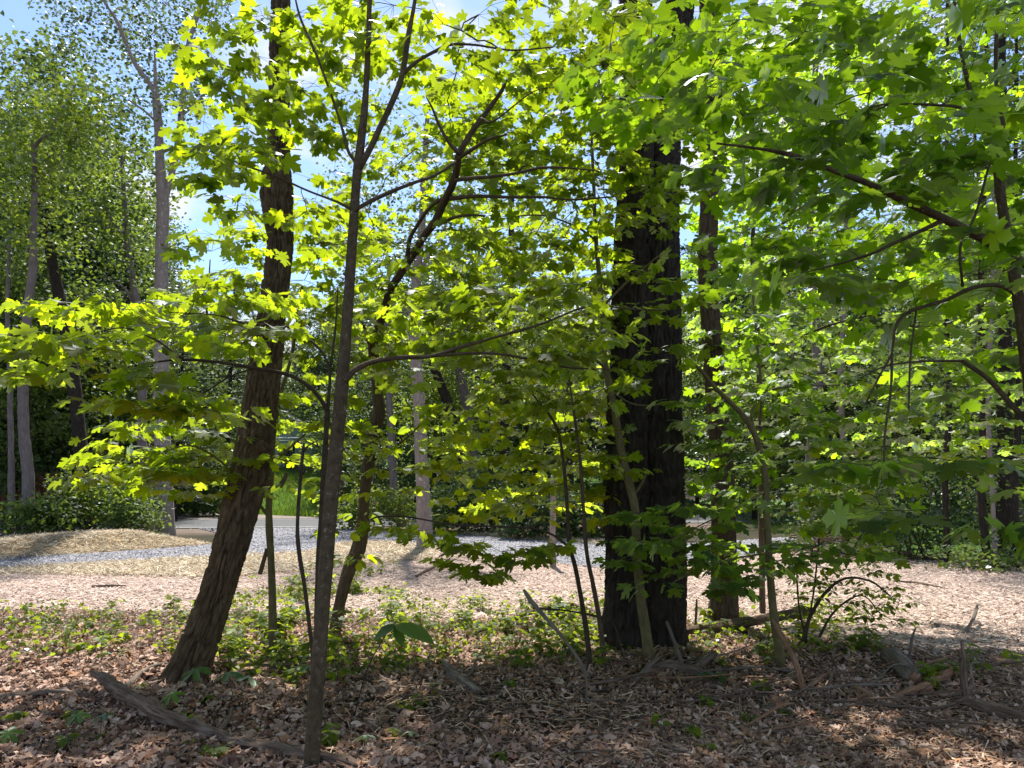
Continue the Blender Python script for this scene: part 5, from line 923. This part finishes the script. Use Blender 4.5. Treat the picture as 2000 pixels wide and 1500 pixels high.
# ------------------------------------------------------------------ seedlings, mayapples and low growth
MAY_ME = []
for k in range(4):
    r = random.Random(k); nl = 6; V = [[0, 0, 0]]; 
    for i in range(nl):
        for (t, w) in ((-.46, .30), (-.30, .72), (-.12, .98), (.04, 1.0), (.2, .9), (.36, .6)):
            an = (i + t) * 2 * math.pi / nl; q = w * (1 + r.uniform(-.06, .06)) * (1 if i else .8); V.append([q * math.cos(an), q * math.sin(an), -.42 * q * q + .05 * math.sin(an * nl) + r.uniform(-.02, .02)])
    V = np.array(V); n = len(V) - 1; MAY_ME.append(make_mesh('mayapple_blade', V, np.array([[0, i + 1, (i + 1) % n + 1] for i in range(n)]), 'mayapple', lv=np.full(len(V), .5)))
def mayapple(label, px, py, h, rad, k, lean=(0, 0), n=1):
    b = G(px, py); root = thing('mayapple', label, 'plant', b)
    for i in range(n):
        e = np.array([lean[0] + (i - (n - 1) / 2) * rad * 1.3, lean[1], h * (1 - .12 * i)]); g = Geo(); a, w = resample(np.array([[0, 0, -.02], e * [.6, .6, .55], e]), np.array([.004, .0035, .003]), .03); tube(g, a, w, 6); link('stem', g.mesh('stem', 'bark_green', smooth=True), root)
        o = link('leaf', MAY_ME[(k + i) % 4], root); o.location = e; o.scale = (rad,) * 3; o.rotation_euler = (random.uniform(-.5, .2), random.uniform(-.35, .35), random.uniform(0, 6.28))
    return root
mayapple('mayapple with one bright umbrella leaf at the foot of the leaning trunk', 378, 1368, .22, .115, 0)
mayapple('mayapple with two grey green umbrella leaves right of the leaning trunk foot', 462, 1378, .23, .12, 1, n=2)
mayapple('small pale mayapple just above the rotting log', 330, 1398, .14, .09, 2)
mayapple('yellow green mayapple beside the grey sapling, left side', 600, 1385, .30, .10, 3)
mayapple('young mayapple with folded leaf at the lower left corner', 145, 1462, .2, .08, 1)
mayapple('bright heart leaved plant right of the folded mayapple at lower left', 195, 1452, .17, .07, 2)
mayapple('low light green plant touching the left photo edge', 12, 1462, .09, .08, 3)
mayapple('pale green plant on the brown leaves in the lower centre', 800, 1448, .06, .07, 0)
mayapple('bright green single leaf seedling right of the grey sapling base', 712, 1470, .1, .07, 2)
mayapple('grey green three leaf plant right of the half buried log', 1385, 1338, .1, .10, 1, n=2)
b = G(690, 1400); root = thing('broad_leaf_plant', 'tall thin stem with one big drooping torn leaf in the centre foreground', 'plant', b); e = P(772, 1222, 4.75) - np.array(b)
g = Geo(); a, w = resample(np.array([[0, 0, -.02], e * [.35, .4, .5], e * [.8, .8, .9], e]), np.array([.004, .0035, .003, .002]), .04); tube(g, a, w, 6); link('stem', g.mesh('stem', 'bark_twig', smooth=True), root)
for (dx, dz, s, ry) in ((1, -.16, .27, 0), (-.8, -.3, .15, 0), (.5, -.9, .13, 1)):
    M = leaf_frames(np.array([[dx, -.25, dz]]), np.array([[0, -.35, 1.0]]), np.array([0.1]))[0]; o = link('leaf', leaf_mesh('ovate', 'mayapple', 1), root); m4 = Matrix.Identity(4)
    for i in range(3):
        for j in range(3): m4[i][j] = M[i, j] * s
        m4[i][3] = e[i]
    o.matrix_basis = m4
def seedling(label, group, px, py, h, shape, mat, size, kind):
    b = G(px, py); root = thing('seedling', label, 'seedling', b, group); root.rotation_euler = (0, 0, random.uniform(0, 6.28)); g = Geo()
    ns = {'tuft': 3, 'pair': 1, 'bush': 3}[kind]
    for s in range(ns):
        an = random.uniform(0, 6.28); ln = random.uniform(.0, .4) * (1.5 if ns > 1 else .6); hh = h * random.uniform(.7, 1.1); e = np.array([math.cos(an) * ln * hh, math.sin(an) * ln * hh, hh])
        a, w = resample(np.array([[0, 0, -.02], e * [.35, .35, .5], e]), np.array([.003, .0022, .0012]), .04); tube(g, a, w, 4, cap=False)
        lv = {'tuft': (.6, 1.0), 'pair': (.55, .8, 1.0), 'bush': (.4, .6, .8, 1.0)}[kind]; a0 = random.uniform(0, 6.28)
        for li, f in enumerate(lv):
            c = a[min(len(a) - 1, int(f * (len(a) - 1)))]
            for q in range(2 if f < 1 else 3):
                t = a0 + li * 1.57 + q * (3.14 if f < 1 else 2.09) + random.gauss(0, .25); d = np.array([[math.cos(t), math.sin(t), random.uniform(-.4, .15)]]); S = size * random.uniform(.6, 1.15)
                S *= 1.25; M = leaf_frames(d, np.array([[0, 0, 1.0]]) + RNG.normal(0, .25, (1, 3)), RNG.normal(0, .2, 1))[0]; o = link('leaf', leaf_mesh(shape, mat, random.randrange(len(SHAPES[shape]))), root); p0 = c + d[0] * S * (.5 if shape == 'maple' else .15); m4 = Matrix.Identity(4)
                for i in range(3):
                    for j in range(3): m4[i][j] = M[i, j] * S
                    m4[i][3] = p0[i]
                o.matrix_basis = m4
    link('stem', g.mesh('stem', 'bark_green', smooth=True), root)
SEED = [(0, 1185, 410, 1285, 44, .12, .055, 'in the sunny strip at left'), (420, 1150, 560, 1330, 30, .22, .07, 'right of the leaning trunk foot'), (540, 1130, 660, 1340, 26, .26, .075, 'round the slender stems left of centre'), (660, 1110, 790, 1340, 22, .26, .07, 'right of the crooked tree foot'), (770, 1180, 1010, 1300, 38, .12, .055, 'in the sunny strip in the centre'), (1010, 1180, 1195, 1310, 40, .2, .065, 'left of the twin trunk foot'), (1340, 1200, 1520, 1310, 12, .15, .07, 'right of the twin trunk foot'), (1530, 1190, 1700, 1280, 14, .2, .07, 'at the mulch edge right of the curved maple'), (1780, 1262, 1995, 1370, 8, .14, .06, 'behind the splintered limb at right'), (0, 1340, 900, 1490, 16, .08, .06, 'on the brown leaves at lower left'), (900, 1340, 1900, 1490, 10, .06, .05, 'on the brown floor at lower right')]
for (x0, y0, x1, y1, n, hh, sz, where) in SEED:
    for i in range(n):
        kind = random.choice(['tuft', 'pair', 'pair', 'bush']); shape = random.choice(['maple', 'ovate', 'ovate']); h_ = hh * random.uniform(.5, 1.6)
        spx, spy = random.uniform(x0, x1), random.uniform(y0, y1)
        desc = ('front ' if spy > (y0 + y1) / 2 else 'rear ') + ('tall ' if h_ > hh * 1.15 else ('tiny ' if h_ < hh * .75 else '')) + {'tuft': 'tufted', 'pair': 'single stemmed', 'bush': 'bushy'}[kind] + (' maple' if shape == 'maple' else ' oval leaved') + ' seedling'
        seedling(f'{desc} {where}', f'{desc}s {where}', spx, spy, h_, shape, 'herb', sz, kind)
x, y = [], []
for (x0, y0, x1, y1, n, *_ ) in SEED[:8]: k_ = n * 5; cx_ = RNG.uniform(x0, x1, 14)[RNG.integers(0, 14, k_)]; cy_ = RNG.uniform(y0, y1, 14)[RNG.integers(0, 14, k_)]; x.append(cx_ + RNG.normal(0, 26, k_)); y.append(np.clip(cy_ + RNG.normal(0, 9, k_), 1160, 1400))
gp = G(np.concatenate(x), np.concatenate(y)); g = Geo(); crown_cards(g, gp + [0, 0, .06], 5, .06, (.06, .06, .035)); link('low_weeds', g.mesh('low_weeds', 'herb'), kind='stuff', label='low yellow green weeds sprinkled along the mulch edge', category='weeds')
leafy_tree('spice_bush', 'arching bush with small leaves drooping over the mulch at right', 'shrub',
    [[(1566, 1262, 8, 7.2), (1580, 1210, 7, 7.2), (1610, 1160, 6, 7.15), (1650, 1130, 5, 7.1), (1700, 1135, 4, 7.05), (1740, 1165, 2, 7.0)], [(1600, 1245, 6, 7.2), (1625, 1200, 5, 7.2), (1660, 1170, 4, 7.2), (1690, 1165, 3, 7.2), (1720, 1200, 2, 7.2)], [(1575, 1255, 5, 7.2), (1560, 1180, 4, 7.2), (1555, 1090, 3, 7.2)], [(1572, 1256, 5, 7.2), (1590, 1150, 4, 7.2), (1600, 1050, 3, 7.3)]],
    'bark_twig', [(1560, 1080, 1740, 1180, 6.9, 7.5, 26), (1650, 1150, 1760, 1215, 6.9, 7.4, 10), (1530, 1120, 1600, 1240, 7.1, 7.6, 12)], leaf='ovate', leaf_mat='ovate', size=.06, scale=.6, sides=8, step=.05)

# ------------------------------------------------------------------ things by the road
MAT['red_paint'] = plain_material('red_paint', (.55, .03, .05), .5, 8, .1); MAT['stake_wood'] = plain_material('stake_wood', (.12, .09, .07), .8, 20, .3); MAT['pole_wood'] = plain_material('pole_wood', (.16, .085, .07), .85, 12, .3); MAT['wire'] = plain_material('wire', (.30, .31, .32), .5, 4, .1)
MAT['siding'] = plain_material('siding', (.50, .62, .70), .7, 2, .08); MAT['roofing'] = plain_material('roofing', (.08, .08, .09), .85, 9, .3); MAT['trim'] = plain_material('trim', (.75, .76, .76), .6, 3, .06); MAT['pane'] = plain_material('pane', (.03, .04, .05), .12, 2, .1)
def box(geo, lo, hi):
    x0, y0, z0 = lo; x1, y1, z1 = hi; V = [[x0, y0, z0], [x1, y0, z0], [x1, y1, z0], [x0, y1, z0], [x0, y0, z1], [x1, y0, z1], [x1, y1, z1], [x0, y1, z1]]; geo.add(V, [[0, 3, 2, 1], [4, 5, 6, 7], [0, 1, 5, 4], [1, 2, 6, 5], [2, 3, 7, 6], [3, 0, 4, 7]])
b = P(731, 1008, 25.6); b[2] = H(b[0], b[1]); root = thing('marker_stake', 'thin marker stake with a red painted top at the road edge', 'stake', b)
for nm, z0, z1, w, mt in (('post', -.1, .62, .022, 'stake_wood'), ('red_top', .62, .88, .03, 'red_paint')):
    g = Geo(); box(g, (-w, -w, z0), (w, w, z1)); link(nm, g.mesh(nm, mt), root)
b = P(663, 1006, 33.8); b[2] = H(b[0], b[1]); root = thing('utility_pole', 'reddish brown wooden pole beyond the road, right of the grey sapling', 'pole', b)
g = Geo(); a, w = resample(np.array([[0, 0, -.2], [0, 0, 4], [0, 0, 7.5]]), np.array([.12, .105, .09]), .4); tube(g, a, w, 14, knobby(.01)); link('pole', g.mesh('pole', 'pole_wood', smooth=True), root)
g = Geo(); tube(g, np.array([[0, -.1, 5.2], [0, -.16, 5.2], [0, -.2, 5.2]]), np.array([.03, .05, .03]), 10); link('insulator', g.mesh('insulator', 'trim', smooth=True), root)
e = np.array(b) + [0, -.2, 5.2]; f_ = np.array([-42.0, 31.5, 5.4]); t = np.linspace(0, 1, 60)[:, None]; q = f_ * (1 - t) + e * t; q[:, 2] -= (.75 * 4 * t * (1 - t))[:, 0]
g = Geo(); tube(g, q, np.full(60, .014), 6); o = link('overhead_wire', g.mesh('overhead_wire', 'wire', q[-1], True), label='thin overhead wire crossing in front of the pines at left', category='wire'); o.location = q[-1]
hb = P(520, 950, 56); hz = float(H(hb[0], hb[1])); root = thing('pale_house', 'pale blue house glimpsed beyond the grassy bank, right of the leaning trunk', 'house', (hb[0], 56, hz - .1)); W, D, Z = 4.2, 6.0, 2.9
g = Geo(); box(g, (-W, 0, .35), (W, D, Z)); g.add([[-W, 0, Z], [W, 0, Z], [0, 0, Z + 2.2], [-W, D, Z], [W, D, Z], [0, D, Z + 2.2]], None, [[0, 1, 2], [3, 5, 4]]); wall = link('wall', g.mesh('wall', 'siding'), root)
for k in range(13):
    g = Geo(); box(g, (-W - .012, -.03, .40 + k * .19), (W + .012, -.003, .57 + k * .19)); link('siding_board', g.mesh('siding_board', 'siding'), wall)
g = Geo(); box(g, (-W - .02, -.02, -.4), (W + .02, D + .02, .345)); link('foundation', g.mesh('foundation', 'roofing'), root)
for s in (-1, 1):
    g = Geo(); q = np.array([[0, -.4, Z + 2.35], [s * (W + .5), -.4, Z - .12], [s * (W + .5), D + .4, Z - .12], [0, D + .4, Z + 2.35]]); g.add(np.vstack([q, q - [0, 0, .12]]), [[0, 1, 2, 3], [7, 6, 5, 4], [0, 4, 5, 1], [1, 5, 6, 2], [2, 6, 7, 3], [3, 7, 4, 0]]); link('roof', g.mesh('roof', 'roofing'), root)
    g = Geo(); box(g, (s * W - .08, -.05, .35), (s * W + .08, -.032, Z)); link('corner_trim', g.mesh('corner_trim', 'trim'), root)
for wx in (-2.2, 1.6):
    g = Geo(); box(g, (wx - .55, -.06, 1.0), (wx + .55, -.033, 2.4)); fr = link('window', g.mesh('window', 'trim'), root); g = Geo(); box(g, (wx - .45, -.07, 1.1), (wx + .45, -.063, 2.3)); link('pane', g.mesh('pane', 'pane'), fr)
